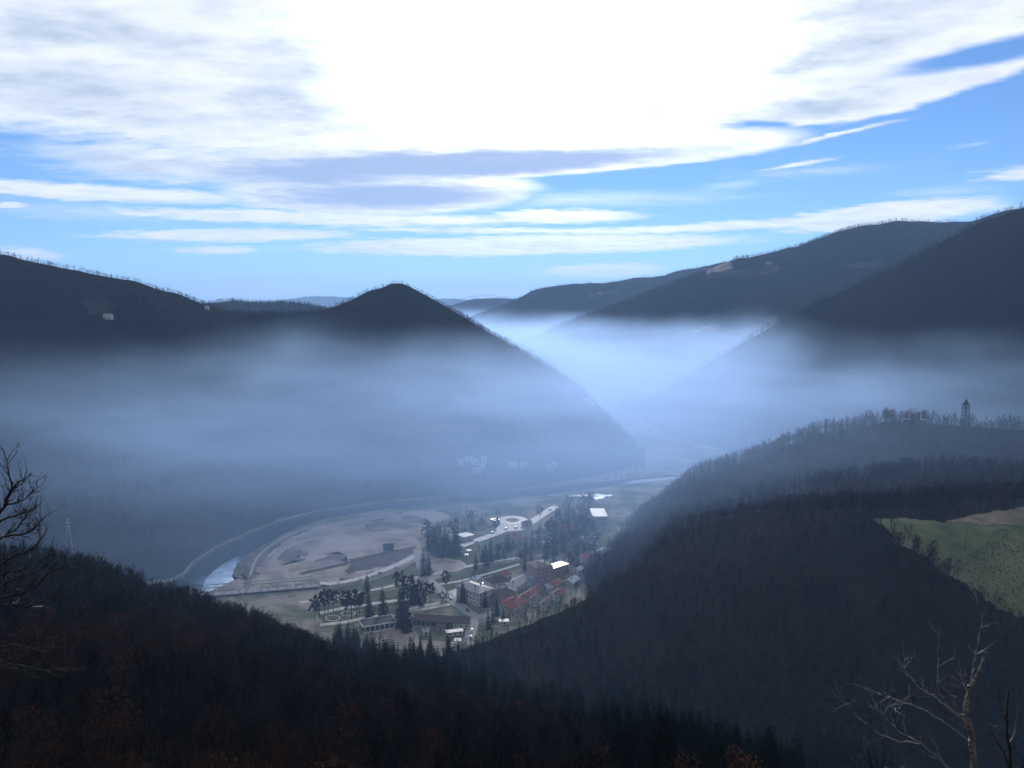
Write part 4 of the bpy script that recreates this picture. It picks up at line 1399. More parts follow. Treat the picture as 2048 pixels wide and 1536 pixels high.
def pylon():
    p = at(138, 1092, 606)
    zg = float(height(p[:1], p[1:2])[0])
    H = at(138, 1037, 606)[2] - zg
    root = empty("power_pylon", (p[0], p[1], zg), 0.5)
    tag(root, "pale lattice power pylon behind the treetops of the near slope", "pylon")
    b, t = 2.6, 0.45
    legs = [(-1, -1), (1, -1), (1, 1), (-1, 1)]
    for sx, sy in legs:
        g = Geo()
        g.tube([(sx * b, sy * b, -0.5), (sx * t, sy * t, H)], [0.16, 0.12], 4)
        g.obj("leg", STEEL, root)
    n = 9
    for k in range(n):
        z0, z1 = H * k / n, H * (k + 1) / n
        r0, r1 = b + (t - b) * k / n, b + (t - b) * (k + 1) / n
        for i in range(4):
            (ax, ay), (bx, by) = legs[i], legs[(i + 1) % 4]
            g = Geo()
            g.tube([(ax * r0, ay * r0, z0), (bx * r1, by * r1, z1)], [0.08, 0.08], 3)
            g.obj("brace", STEEL, root)
    for z, w in ((H * 0.76, 3.4), (H * 0.88, 2.8), (H * 0.99, 1.6)):
        g = Geo()
        g.tube([(-w, 0, z), (w, 0, z)], [0.12, 0.12], 4)
        g.obj("cross_arm", STEEL, root)


pylon()


# ------------------------------------------------------------------ pasture and clearings
def draped(name, P, m, step, lift, label):
    lo, hi = P.min(0), P.max(0)
    gx, gy = np.meshgrid(np.arange(lo[0], hi[0] + step, step), np.arange(lo[1], hi[1] + step, step), indexing='ij')
    gz = height(gx, gy) + lift
    ins = in_poly(gx + fbm(gx / 12, gy / 12, 3, 5) * 4, gy + fbm(gx / 12 + 9, gy / 12, 3, 6) * 4, P)
    ids = -np.ones(gx.shape, int)
    ok = ins[:-1, :-1] & ins[1:, :-1] & ins[1:, 1:] & ins[:-1, 1:]
    use = np.zeros(gx.shape, bool)
    use[:-1, :-1] |= ok; use[1:, :-1] |= ok; use[1:, 1:] |= ok; use[:-1, 1:] |= ok
    ids[use] = np.arange(use.sum())
    v = np.stack([gx[use], gy[use], gz[use]], -1)
    f = np.stack([ids[:-1, :-1][ok], ids[1:, :-1][ok], ids[1:, 1:][ok], ids[:-1, 1:][ok]], -1)
    o = mesh_obj(name, v, f.tolist(), m, None, True)
    return tag(o, label, None, None, "structure")


GRASSY = mat("pasture_grass", (0.088, 0.112, 0.050), (0.062, 0.082, 0.040), 0.12, 0.95, 0.1, c3=(0.120, 0.124, 0.066))
BANK = mat("dry_bank", (0.155, 0.128, 0.10), (0.105, 0.088, 0.07), 0.2, 0.95, 0.1, c3=(0.10, 0.095, 0.058))
draped("pasture", PASTURE, GRASSY, 2.0, 0.25, "green hilltop pasture beside the dark wood")
draped("dry_bank", np.array([hit(a, b)[:2] for a, b in [(1870, 1042), (1960, 1031), (2060, 1013), (2110, 1008), (2090, 1034), (2030, 1052), (1990, 1058), (1930, 1050), (1890, 1046)]]), BANK, 2.0, 0.40, "dry reddish bank at the upper end of the pasture")
draped("dry_bank", np.array([hit(a, b)[:2] for a, b in [(1775, 1072), (1800, 1075), (1840, 1085), (1880, 1108), (1905, 1135), (1925, 1170), (1900, 1165), (1860, 1128), (1815, 1098), (1785, 1085)]]), BANK, 1.5, 0.42, "brown eroded bank along the lower edge of the pasture")
MEAD = mat("faded_clearing", (0.034, 0.026, 0.023), (0.019, 0.016, 0.015), 0.02, 0.95, 0.1)
for M, lb in zip(MEADOWS, ["reddish clearing above the lone white house on the left mountain", "pale clearing below the notch of the right ridge", "pale clearing high on the right mountain", "pale slanting clearing at the foot of the far slope", "clearing around the white pair of houses on the far slope", "narrow pale clearing on the far spur"]):
    draped("clearing", M, MEAD, 9.0, 1.2, lb)


def pole(px, py, hpx, label):
    p = hit(px, py)
    d = float(np.linalg.norm(p - np.array((0, 0, EYE))))
    H = hpx * d / FPX
    root = empty("utility_pole", p, 0.3)
    tag(root, label, "pole")
    g = Geo()
    g.tube([(0, 0, -0.6), (0, 0, H)], [0.16, 0.11], 6, True)
    g.obj("post", TIMBER, root)
    g = Geo()
    g.tube([(-0.8, 0, H - 0.5), (0.8, 0, H - 0.5)], [0.07, 0.07], 4, True)
    g.obj("cross_arm", TIMBER, root)


pole(1930, 1102, 38, "tall wooden pole in the middle of the pasture")
pole(1792, 1040, 12, "short wooden pole near the crest of the pasture")


# vines: rows of low bushes
def vineyard():
    P = np.array([hit(a, b)[:2] for a, b in [(1975, 1072), (2010, 1058), (2110, 1050), (2140, 1262), (2062, 1250), (2000, 1222), (1950, 1175), (1925, 1130)]])
    rng = np.random.default_rng(5)
    lo, hi = P.min(0), P.max(0)
    gx, gy = np.meshgrid(np.arange(lo[0], hi[0], 2.4), np.arange(lo[1], hi[1], 0.8), indexing='ij')
    a = 0.5
    cx, cy_ = gx.mean(), gy.mean()
    x = cx + (gx - cx) * math.cos(a) - (gy - cy_) * math.sin(a) + rng.normal(0, 0.4, gx.shape)
    y = cy_ + (gx - cx) * math.sin(a) + (gy - cy_) * math.cos(a) + rng.normal(0, 0.4, gx.shape)
    k = in_poly(x, y, P) & (rng.random(x.shape) < 0.8)
    x, y = x[k], y[k]
    pts = np.stack([x, y, height(x, y) + 0.2], -1)
    forest("vine_rows", "rows of low dark green bushes on the lower pasture", pts, np.full(len(x), 13), rng)


bush = Geo()
_r = random.Random(9)
for _ in range(46):
    d = rvec(_r, (0, 0, 0.5), 1.0)
    bush.blade(Vector((_r.uniform(-0.3, 0.3), _r.uniform(-0.3, 0.3), _r.uniform(0.1, 0.9))), d * _r.uniform(0.25, 0.55), 0.10, rvec(_r, (0, 0, 0.01), 1).cross(d).normalized())
_b = bpy.data.objects.new("f_bush", bush.mesh("f_bush", mat("bush_leaves", (0.085, 0.108, 0.050), (0.062, 0.082, 0.040), 0.5, 0.9, 0.1, per_object=0.3)))
PROTO.objects.link(_b)
vineyard()
pt = hit(1789, 1086)
put_tree("bare_tree", NEAR_BARE[1], pt, 1.0, 30 * 430 / FPX / 11 * 1.0, "lone leafless tree at the lower edge of the pasture", "tree", None, 1.2)

# ------------------------------------------------------------------ trees of the village
TOWN_SPRUCE = tree_set("sp", [spruce(800 + k, 16.0, 18, 9, 0.15 + 0.025 * k, 0.04, 0.8, 4) for k in range(4)], BARK, NEEDLE2)
TOWN_PINE = tree_set("pi", [pine(820 + k, 15.0) for k in range(4)], BARK, NEEDLE2)
TOWN_BARE = tree_set("ba", [bare_tree(840 + k, 12.0, 12, 4, 6, 0.03, 4, start=0.35) for k in range(3)], BARK, TWIG)
spr = [(734, 1184, 38, "small spruce just behind the tallest spruce of the park"), (737, 1235, 50, "dense spruce left of the dark pair behind the pavilion"), (765, 1236, 62, "broad dark spruce behind the middle of the pavilion"), (803, 1252, 78, "tall wide conifer right beside the pavilion"),
       (812, 1264, 60, "conifer in front of the tall one beside the pavilion"), (868, 1109, 52, "tall conical spruce at the left end of the park grove"), (910, 1112, 74, "tallest slender spruce of the park grove"), (896, 1112, 50, "spruce just left of the tallest slender one"), (882, 1113, 50, "spruce in the middle of the park grove"),
       (846, 1150, 50, "dark spruce standing at the village junction"), (857, 1150, 42, "spruce right behind the one at the junction"), (951, 1138, 33, "lone spruce at the end of the oval playground"), (981, 1122, 46, "tall spruce above the long lawn"), (972, 1132, 36, "smaller spruce left of the tall one above the long lawn"),
       (1016, 1101, 37, "spruce standing left of the red-brown park house"), (1064, 1100, 46, "wide conifer right of the red-brown park house"), (1076, 1094, 42, "conifer between the red-brown house and the garden house"), (1052, 1107, 40, "conifer directly below the red-brown park house"), (1108, 1110, 36, "conifer beside the white garden house"),
       (1124, 1086, 50, "tall conifer left of the dull red house"), (1131, 1062, 45, "conifer behind the dull red house"), (1137, 1078, 50, "conifer hiding the dull red house"), (1119, 1052, 38, "conifer beside the end of the promenade"), (1050, 1142, 42, "spruce above the wet paved yard"),
       (1062, 1139, 40, "spruce left of the pink apartment block"), (1107, 1122, 24, "small spruce above the pink apartment block"), (925, 1204, 44, "broad spruce in front of the white hotel"), (970, 1214, 34, "spruce at the right corner of the white hotel"), (993, 1232, 44, "dark spruce beside the end of the main road"),
       (985, 1246, 36, "dark conifer below the main road bend"), (976, 1258, 38, "dark conifer furthest down by the bare wood"), (1006, 1243, 28, "conifer beside the small round green"), (1185, 1062, 36, "conifer in front of the large bright-roofed hall"), (1172, 1052, 34, "conifer left of the large bright-roofed hall"),
       (1160, 1044, 36, "conifer between the promenade and the bright hall"), (1146, 1036, 32, "conifer at the far end of the promenade"), (963, 1050, 24, "small conifer between the restaurant and the round plaza")]
for px, py, h, lb in spr:
    p = on(px, py)
    d = float(np.linalg.norm(p - np.array((0, 0, EYE))))
    put_tree("spruce_tree", rr.choice(TOWN_SPRUCE), p, rr.uniform(0, 6.28), h * d / FPX / 16.0 / 0.94, lb, "tree", "conifers of the village", rr.uniform(0.95, 1.3))
pin = [(893, 1184, 38, "pine beside the wet yard above the hotel"), (884, 1208, 22, "small left pine of the pair by the forecourt"), (893, 1207, 19, "small right pine of the pair by the forecourt"), (815, 1207, 52, "tall pine at the left of the park clump"), (830, 1203, 42, "pine in the middle of the park clump"),
       (848, 1212, 44, "pine at the lower edge of the park clump"), (861, 1202, 32, "pine of the park clump closest to the main road"), (800, 1198, 50, "pine at the far left of the park clump"), (650, 1228, 40, "tall-trunked pine behind the largest oval bed"), (639, 1237, 46, "pine left of the largest oval bed"),
       (656, 1224, 42, "pine just above the largest oval bed"), (690, 1236, 50, "pine between the largest and middle oval beds"), (703, 1239, 50, "pine in front of the middle oval bed"), (713, 1233, 46, "pine right of the middle oval bed"), (719, 1229, 40, "pine beside the third oval bed"),
       (667, 1226, 40, "pine right above the largest oval bed"), (629, 1242, 40, "pine at the edge of the near wood"), (938, 1053, 30, "rounded left pine of the pair above the restaurant"), (948, 1052, 28, "rounded right pine of the pair above the restaurant"), (992, 1067, 28, "round pine on the bright promenade"),
       (1080, 1042, 28, "pine leaning over the upper promenade"), (1040, 1133, 30, "pine at the lower end of the long lawn"), (1100, 1078, 34, "pine behind the white garden house"), (1000, 1118, 30, "pine on the path above the long lawn")]
for px, py, h, lb in pin:
    p = on(px, py)
    d = float(np.linalg.norm(p - np.array((0, 0, EYE))))
    put_tree("pine_tree", rr.choice(TOWN_PINE), p, rr.uniform(0, 6.28), h * d / FPX / 15.0 / 0.94, lb, "tree", "pines of the village", rr.uniform(0.9, 1.2))
bar_ = [(966, 1292, 46, "large leafless tree beside the road past the white sheds"), (720, 1168, 15, "leafless sapling on the lower side of the white road"), (746, 1160, 13, "leafless sapling above the small spruce"), (790, 1144, 15, "leafless sapling near the end of the white road"), (677, 1180, 20, "leafless tree near the bridge end of the white road"),
        (1048, 1158, 18, "leafless tree at the wet paved yard"), (1058, 1155, 18, "leafless tree right of the paved yard"), (1068, 1152, 18, "leafless tree touching the pink block"), (905, 1178, 14, "leafless tree on the yard above the hotel"), (962, 1172, 20, "leafless tree behind the white hotel"), (975, 1170, 20, "leafless tree between hotel and villa"),
        (872, 1196, 24, "leafless tree at the bend of the main road"), (1232, 968, 42, "tall leafless tree left of the glittering water's end"), (1243, 962, 40, "tall leafless tree in the mist behind the shallows"), (1258, 957, 40, "leafless tree in the mist below the gorge"), (1272, 962, 32, "leafless tree next to the tower hill's foot"),
        (1288, 955, 32, "leafless tree in the mist above the tower hill's foot"), (1215, 972, 24, "small leafless tree right above the shallows"), (1140, 960, 22, "leafless tree on the far bank of the shallows"), (1175, 958, 24, "leafless tree in the middle of the far bank"), (1195, 955, 26, "leafless tree on the far bank near the gorge"),
        (1010, 1128, 22, "leafless tree on the long lawn"), (958, 1112, 26, "leafless tree beside the white kiosks"), (1150, 1110, 26, "leafless tree at the upper street"), (1135, 1122, 24, "leafless tree below the upper street"), (1175, 1085, 30, "leafless tree where the street meets the hall")]
for px, py, h, lb in bar_:
    p = on(px, py)
    d = float(np.linalg.norm(p - np.array((0, 0, EYE))))
    put_tree("bare_tree", rr.choice(TOWN_BARE), p, rr.uniform(0, 6.28), h * d / FPX / 12.0, lb, "tree", "leafless trees of the village", rr.uniform(0.9, 1.2))


# denser planting between the named trees, and more roofs among them
GLARE = mat("glaring_metal", (0.45, 0.45, 0.45), (0.30, 0.30, 0.31), 0.6, 0.28, 0.7, metallic=0.4)
GROVES = [([(845, 1100), (870, 1080), (915, 1085), (920, 1110), (860, 1114)], 16, (30, 52), "conifer filling the grove between the junction and the tall slender spruce"),
          ([(1045, 1115), (1060, 1085), (1090, 1060), (1160, 1045), (1190, 1062), (1170, 1100), (1110, 1118)], 26, (26, 44), "conifer of the thick grove below the bright hall"),
          ([(955, 1130), (960, 1110), (1010, 1095), (1030, 1112), (1000, 1122)], 10, (18, 34), "conifer scattered above the long lawn"),
          ([(790, 1205), (800, 1190), (850, 1195), (870, 1205), (830, 1218)], 10, (26, 44), "conifer filling the clump left of the main road"),
          ([(1100, 1048), (1120, 1022), (1180, 1010), (1185, 1030), (1150, 1050)], 16, (20, 34), "conifer of the belt between the promenade and the bright hall"),
          ([(1125, 1130), (1160, 1108), (1190, 1090), (1205, 1100), (1175, 1135), (1130, 1160)], 16, (20, 34), "conifer scattered beside the upper street"),
          ([(900, 1062), (930, 1048), (1000, 1032), (1000, 1040), (940, 1066)], 9, (14, 24), "small conifer on the meadow side of the promenade")]
for P, n, (h0, h1), lb in GROVES:
    A_ = np.array(P, float)
    k = 0
    while k < n:
        px, py = rr.uniform(*A_[:, 0][[A_[:, 0].argmin(), A_[:, 0].argmax()]]), rr.uniform(*A_[:, 1][[A_[:, 1].argmin(), A_[:, 1].argmax()]])
        if not in_poly(np.array([px]), np.array([py]), A_)[0]:
            continue
        k += 1
        p = on(px, py)
        d = float(np.linalg.norm(p - np.array((0, 0, EYE))))
        pinelike = rr.random() < 0.3
        put_tree("pine_tree" if pinelike else "spruce_tree", rr.choice(TOWN_PINE if pinelike else TOWN_SPRUCE), p, rr.uniform(0, 6.28), rr.uniform(h0, h1) * d / FPX / 16.0, lb, "tree", lb.replace("conifer", "conifers", 1), rr.uniform(0.95, 1.35))
EDGE = np.array([(1010, 1262), (1060, 1228), (1120, 1182), (1180, 1132), (1205, 1120), (1200, 1150), (1140, 1225), (1075, 1290), (1000, 1330), (900, 1335), (760, 1315), (700, 1290), (820, 1287), (900, 1302), (960, 1300)], float)
k = 0
while k < 60:
    px, py = rr.uniform(700, 1205), rr.uniform(1120, 1335)
    if in_poly(np.array([px]), np.array([py]), EDGE)[0]:
        k += 1
        p = on(px, py)
        put_tree("bare_tree", rr.choice(TOWN_BARE), p, rr.uniform(0, 6.28), rr.uniform(0.45, 0.85), "leafless tree on the village edge at the foot of the wooded slopes", "tree", "leafless trees on the village edge", rr.uniform(0.9, 1.3))
for p0, p1, W_, H_, rf, rh_, wm, rm, lb in [
        ((1112, 1182), (1126, 1172), 8, 3.4, 'gable', 2.4, CREAM, BRICKRED, "cream cottage with red gabled roof right of the small pale house"), ((1130, 1168), (1143, 1158), 8, 3.4, 'hip', 2.6, WHITE, BROWN, "white cottage with brown roof below the glaring roof"),
        ((1146, 1140), (1158, 1132), 8, 3.6, 'gable', 2.4, CREAM, BROWN, "cream cottage with brown roof on the upper street"), ((1172, 1128), (1184, 1118), 8, 3.4, 'gable', 2.2, WHITE, BRICKRED, "white cottage with red roof where the street steepens"),
        ((1062, 1178), (1076, 1172), 8, 3.2, 'gable', 2.0, WHITE, GREYROOF, "low grey-roofed outbuilding in front of the pink block"), ((1008, 1162), (1024, 1157), 8, 4.2, 'hip', 2.6, CREAM, BRICKRED, "cream house with red roof behind the villa"),
        ((950, 1168), (962, 1164), 7, 3.0, 'gable', 1.6, WHITE, GLARE, "small house with glinting roof behind the hotel"), ((864, 1092), (876, 1090), 7, 3.4, 'gable', 2.2, WHITE, GLARE, "white cottage deep in the left grove"),
        ((1076, 1078), (1092, 1074), 9, 4.4, 'hip', 3.0, WHITE, BROWN, "white brown-roofed house between the groves"), ((1108, 1060), (1122, 1056), 9, 4.4, 'gable', 2.8, CREAM, BRICKRED, "cream red-roofed house at the end of the promenade"),
        ((1158, 1092), (1172, 1087), 9, 4.0, 'gable', 2.6, WHITE, GLARE, "white house with glinting roof at the upper edge of the grove"), ((1160, 1030), (1174, 1028), 9, 4.0, 'gable', 2.4, WHITE, BROWN, "white house with brown roof left of the bright hall"),
        ((1126, 1018), (1140, 1016), 9, 4.0, 'hip', 2.6, CREAM, BROWN, "cream house beyond the far end of the promenade"), ((988, 1048), (1000, 1046), 7, 3.2, 'flat', 0.3, WHITE, GLARE, "low pavilion on the left rim of the round plaza"),
        ((956, 1060), (972, 1057), 8, 3.4, 'gable', 2.0, WHITE, BROWN, "white brown-roofed cafe beside the restaurant"), ((1052, 1054), (1064, 1051), 7, 3.2, 'gable', 1.8, PINK, BROWN, "pink kiosk house on the right rim of the plaza"),
        ((872, 1262), (890, 1262), 5, 2.6, 'gable', 1.4, CREAM, BROWN, "small cream outbuilding below the long hall"), ((846, 1272), (858, 1271), 5, 2.6, 'gable', 1.4, WHITE, GLARE, "small white outbuilding at the lawn's lower edge"),
        ((1118, 1202), (1132, 1192), 8, 3.4, 'gable', 2.3, WHITE, BRICKRED, "white red-roofed cottage at the foot of the dark hill"), ((1146, 1176), (1160, 1166), 8, 3.4, 'gable', 2.3, CREAM, GLARE, "cream cottage with glinting roof at the foot of the dark hill"), ((1092, 1222), (1104, 1212), 7, 3.0, 'gable', 2.0, WHITE, BROWN, "small brown-roofed cottage lowest on the street's hill side"),
        ((1040, 1238), (1054, 1230), 8, 3.2, 'gable', 2.2, CREAM, BROWN, "dark-roofed cottage just below the red-roofed house"), ((1070, 1214), (1084, 1204), 8, 3.2, 'gable', 2.2, WHITE, BROWN, "cottage under the row houses at the wood's edge")]:
    house("cottage", lb, p0, p1, W_, H_, rf, rh_, wm, rm, 1, "house", 1, True, "small houses of the village")

# ------------------------------------------------------------------ parked cars
def car(px, py, toward, paint, label):
    p = on(px, py)
    q = on(*toward)
    root = empty("parked_car", (p[0], p[1], 0.045), math.atan2(q[1] - p[1], q[0] - p[0]))
    tag(root, label, "car", "cars parked in the village")
    body = Geo()
    prof = [(-2.1, 0.35), (-2.1, 0.85), (-1.9, 0.95), (1.0, 0.95), (2.0, 0.78), (2.1, 0.6), (2.1, 0.35)]
    for y in (-0.85, 0.85):
        body.v += [(x, y, z) for x, z in prof]
    n = len(prof)
    body.f = [tuple(range(n)), tuple(range(2 * n - 1, n - 1, -1))] + [(i, i + n, (i + 1) % n + n, (i + 1) % n) for i in range(n)]
    body.obj("body", paint, root)
    cab = Geo()
    cab.v = [(-1.7, -0.78, 0.952), (0.9, -0.78, 0.952), (0.9, 0.78, 0.952), (-1.7, 0.78, 0.952), (-1.25, -0.65, 1.40), (0.25, -0.65, 1.40), (0.25, 0.65, 1.40), (-1.25, 0.65, 1.40)]
    cab.f = [(0, 1, 5, 4), (1, 2, 6, 5), (2, 3, 7, 6), (3, 0, 4, 7)]
    cab.obj("window", GLASS, root)
    rf = Geo()
    rf.box((-1.27, -0.66, 1.402), (0.27, 0.66, 1.46))
    rf.obj("roof", paint, root)
    for x in (-1.3, 1.3):
        for y in (-0.86, 0.86):
            w = Geo()
            w.tube([(x, y - 0.1, 0.31), (x, y + 0.1, 0.31)], [0.31, 0.31], 10, True)
            w.obj("wheel", FELT, root)


CARW = mat("white_car_paint", (0.66, 0.66, 0.66), (0.6, 0.6, 0.6), 0.5, 0.25, 0.6)
CARD = mat("dark_car_paint", (0.035, 0.04, 0.05), (0.03, 0.033, 0.04), 0.5, 0.2, 0.6)
CARS = mat("silver_car_paint", (0.34, 0.35, 0.36), (0.3, 0.31, 0.32), 0.5, 0.25, 0.7, metallic=0.4)
CARR = mat("red_car_paint", (0.30, 0.03, 0.025), (0.25, 0.03, 0.025), 0.5, 0.25, 0.6)
for px, py, tw, pt_, lb in [(968, 1176, (975, 1172), CARW, "white car parked behind the hotel"), (976, 1178, (983, 1174), CARD, "dark car parked behind the hotel"), (966, 1169, (972, 1166), CARS, "silver car on the yard between hotel and villa"),
                            (1020, 1168, (1024, 1164), CARW, "white car at the corner of the villa"), (1022, 1174, (1027, 1170), CARS, "silver car by the grey-roofed building"), (935, 1222, (940, 1226), CARD, "dark car on the main village road"),
                            (944, 1262, (943, 1268), CARW, "white car on the road past the sheds"), (941, 1276, (941, 1282), CARS, "silver car on the road past the sheds"), (1052, 1190, (1058, 1186), CARR, "red car on the village street"),
                            (985, 1066, (992, 1063), CARS, "silver car on the promenade"), (1100, 1020, (1106, 1016), CARD, "dark car at the upper end of the promenade"), (1012, 1058, (1018, 1055), CARW, "white car in front of the round plaza"), (1032, 1056, (1038, 1053), CARW, "white car on the right of the plaza apron"), (952, 1084, (958, 1081), CARW, "white car at the lower end of the promenade"),
                            (902, 1198, (908, 1202), CARW, "white car on the hotel forecourt"), (916, 1194, (921, 1198), CARS, "silver car on the hotel forecourt"), (858, 1163, (864, 1168), CARW, "white car at the village junction"), (760, 1146, (768, 1143), CARW, "white car on the curving white road"),
                            (1092, 1162, (1098, 1158), CARW, "white car on the street below the pink block"), (1124, 1144, (1130, 1140), CARS, "silver car on the upper street"), (1178, 1108, (1183, 1101), CARW, "white car high on the upper street"), (1040, 1158, (1046, 1155), CARW, "white car in the wet paved yard")]:
    car(px, py, tw, pt_, lb)


# ------------------------------------------------------------------ boulders on the outer bank
def boulders():
    rng = random.Random(44)
    g = Geo()
    for i in range(170):
        u = rng.random()
        px = float(np.interp(u, (0, 0.3, 0.65, 1.0), (382, 414, 488, 590))) + rng.gauss(0, 3)
        py = float(np.interp(u, (0, 0.3, 0.65, 1.0), (1152, 1114, 1078, 1039))) + rng.gauss(0, 2.5)
        p = on(px, py)
        s = rng.uniform(0.4, 1.5)
        z = float(height(p[:1], p[1:2])[0])
        n = len(g.v)
        for d in ((1, 0, 0), (0, 1, 0), (-1, 0, 0), (0, -1, 0), (0, 0, 1), (0, 0, -1)):
            g.v.append((p[0] + d[0] * s * rng.uniform(0.6, 1.4), p[1] + d[1] * s * rng.uniform(0.6, 1.4), z + 0.2 + d[2] * s * rng.uniform(0.4, 0.9)))
        for a in range(4):
            b = (a + 1) % 4
            g.f += [(n + a, n + b, n + 4), (n + b, n + a, n + 5)]
    tag(g.obj("boulders", mat("bank_stone", (0.24, 0.23, 0.22), (0.14, 0.135, 0.13), 1.0, 0.9, 0.2)), "pale boulders strewn along the outer bank of the river", None, None, "stuff")


boulders()

# ------------------------------------------------------------------ branches close to the viewpoint
def traced_tree(name, label, Y, trunk_px, limbs_px, r_trunk, r_limb, seed, twigs, twig_len, m):
    rng = random.Random(seed)
    tp = [Vector(at(a, b, Y)) for a, b in trunk_px]
    base = tp[0].copy()
    base.z = float(height(np.array([base.x]), np.array([base.y]))[0]) - 0.3
    root = empty(name, base)
    tag(root, label, "tree")

    def line(pts, r0, r1, geo):
        P = [np.array(p) for p in pts]
        S = smooth_line(P, 4) if len(P) > 1 else P
        S = [Vector(s) + Vector((rng.gauss(0, 1), rng.gauss(0, 1), rng.gauss(0, 1))) * 0.012 for s in S]
        n = len(S)
        geo.tube([s - base for s in S], [r0 + (r1 - r0) * i / (n - 1) for i in range(n)], 5)
        return S

    def twig(geo, p, d, L, r, depth):
        pts, q, dd = [p], p, d
        n = 3
        for i in range(n):
            dd = rvec(rng, dd + Vector((0, 0, 0.12)), 0.28)
            q = q + dd * L / n
            pts.append(q)
        geo.tube([s - base for s in pts], [r * (1 - 0.75 * i / n) for i in range(n + 1)], 3)
        if depth:
            for i in range(1, n + 1):
                for _ in range(rng.choice((1, 2))):
                    twig(geo, pts[i], rvec(rng, dd, 0.7), L * rng.uniform(0.3, 0.55), r * 0.6, depth - 1)

    g = Geo()
    line([tuple(base)] + [tuple(p) for p in tp], r_trunk * 1.3, r_trunk * 0.45, g)
    g.obj("trunk", m, root)
    for pts, rs in limbs_px:
        g = Geo()
        dy = rng.uniform(-0.6, 0.6)
        W = []
        for i, (a, b) in enumerate(pts):
            W.append(tuple(at(a, b, Y + dy * i / max(1, len(pts) - 1) * 1.5)))
        S = line(W, r_limb * rs, r_limb * rs * 0.25, g)
        for _ in range(twigs):
            i = rng.randrange(len(S) // 4, len(S))
            d = (S[min(i + 1, len(S) - 1)] - S[i - 1]).normalized()
            twig(g, S[i], rvec(rng, d, 0.8), twig_len * rng.uniform(0.4, 1.1), r_limb * rs * 0.3, 1)
        g.obj("branch", m, root)


DARKBARK = mat("wet_dark_bark", (0.035, 0.030, 0.028), (0.020, 0.018, 0.017), 6.0, 0.6, 0.4)
PALEBARK = mat("grey_bark", (0.30, 0.28, 0.26), (0.08, 0.072, 0.068), 9.0, 0.55, 0.4)
traced_tree("bare_tree", "dark leafless tree reaching in from the left edge of the picture", 22.0,
            [(-70, 1500), (-60, 1300), (-55, 1150), (-50, 1000), (-60, 900)],
            [([(-60, 1290), (-10, 1215), (18, 1210), (65, 1212), (104, 1192), (130, 1171)], 1.2), ([(-58, 1280), (5, 1190), (10, 1140), (11, 1103), (8, 1080)], 0.9),
             ([(-54, 1110), (0, 1025), (23, 978), (18, 950), (14, 923)], 1.1), ([(10, 1004), (23, 978), (40, 965), (60, 948)], 0.7), ([(8, 1010), (20, 1008), (45, 1002), (58, 990), (74, 977)], 0.7),
             ([(-54, 1090), (0, 1042), (35, 1030), (60, 1020), (75, 1012)], 0.9), ([(-56, 1150), (0, 1077), (40, 1070), (65, 1060), (86, 1036)], 1.0), ([(-57, 1190), (0, 1130), (30, 1112), (60, 1100), (80, 1080), (78, 1062)], 1.0),
             ([(-58, 1210), (0, 1150), (40, 1140), (80, 1120), (112, 1105)], 0.9), ([(-59, 1240), (5, 1195), (60, 1180), (95, 1150), (150, 1125)], 1.1), ([(-58, 1225), (5, 1170), (50, 1150), (90, 1135), (110, 1108)], 0.9),
             ([(-56, 1130), (-10, 1085), (30, 1060), (50, 1035), (48, 1010)], 0.8), ([(-60, 1330), (-20, 1300), (30, 1290), (70, 1296), (110, 1292)], 0.8), ([(-62, 1380), (-10, 1335), (40, 1330), (90, 1340), (130, 1334)], 0.8)],
            0.16, 0.048, 4, 16, 0.55, DARKBARK)
traced_tree("bare_tree", "pale-barked leafless tree in the lower right corner with long side branches", 16.0,
            [(1952, 1700), (1947, 1536), (1943, 1480), (1935, 1437), (1933, 1412), (1939, 1380), (1951, 1357), (1968, 1314)],
            [([(1939, 1480), (1937, 1482), (1892, 1447), (1855, 1425), (1824, 1410), (1785, 1398), (1757, 1388), (1716, 1369)], 1.1), ([(1936, 1445), (1914, 1429), (1873, 1396), (1843, 1379), (1828, 1361), (1812, 1345), (1808, 1320)], 0.9),
             ([(1950, 1600), (1905, 1545), (1875, 1515), (1843, 1488), (1804, 1466), (1781, 1447), (1755, 1418)], 1.1), ([(1934, 1432), (1905, 1420), (1882, 1388), (1876, 1375), (1875, 1320), (1875, 1267)], 0.8),
             ([(1938, 1465), (1929, 1455), (1908, 1402), (1894, 1379)], 0.7), ([(1935, 1405), (1945, 1345), (1949, 1320), (1957, 1275), (1964, 1240), (1954, 1205), (1953, 1178)], 1.1),
             ([(1781, 1447), (1770, 1430), (1780, 1412), (1800, 1408)], 0.5), ([(1939, 1378), (1928, 1372), (1922, 1352)], 0.5), ([(1840, 1487), (1790, 1480), (1750, 1462), (1705, 1425), (1685, 1395)], 0.6)],
            0.075, 0.024, 8, 11, 0.42, PALEBARK)
traced_tree("bare_tree", "thin leafless sapling at the right edge beside the pale-barked tree", 18.0,
            [(2028, 1760), (2022, 1600), (2020, 1520), (2012, 1440), (2016, 1380)],
            [([(2020, 1540), (2005, 1500), (1985, 1470), (1975, 1440)], 0.8), ([(2018, 1490), (2030, 1460), (2035, 1420)], 0.7), ([(2014, 1440), (2000, 1410), (1998, 1380)], 0.6), ([(2022, 1580), (2045, 1530), (2055, 1480)], 0.8)],
            0.05, 0.024, 12, 6, 0.4, DARKBARK)
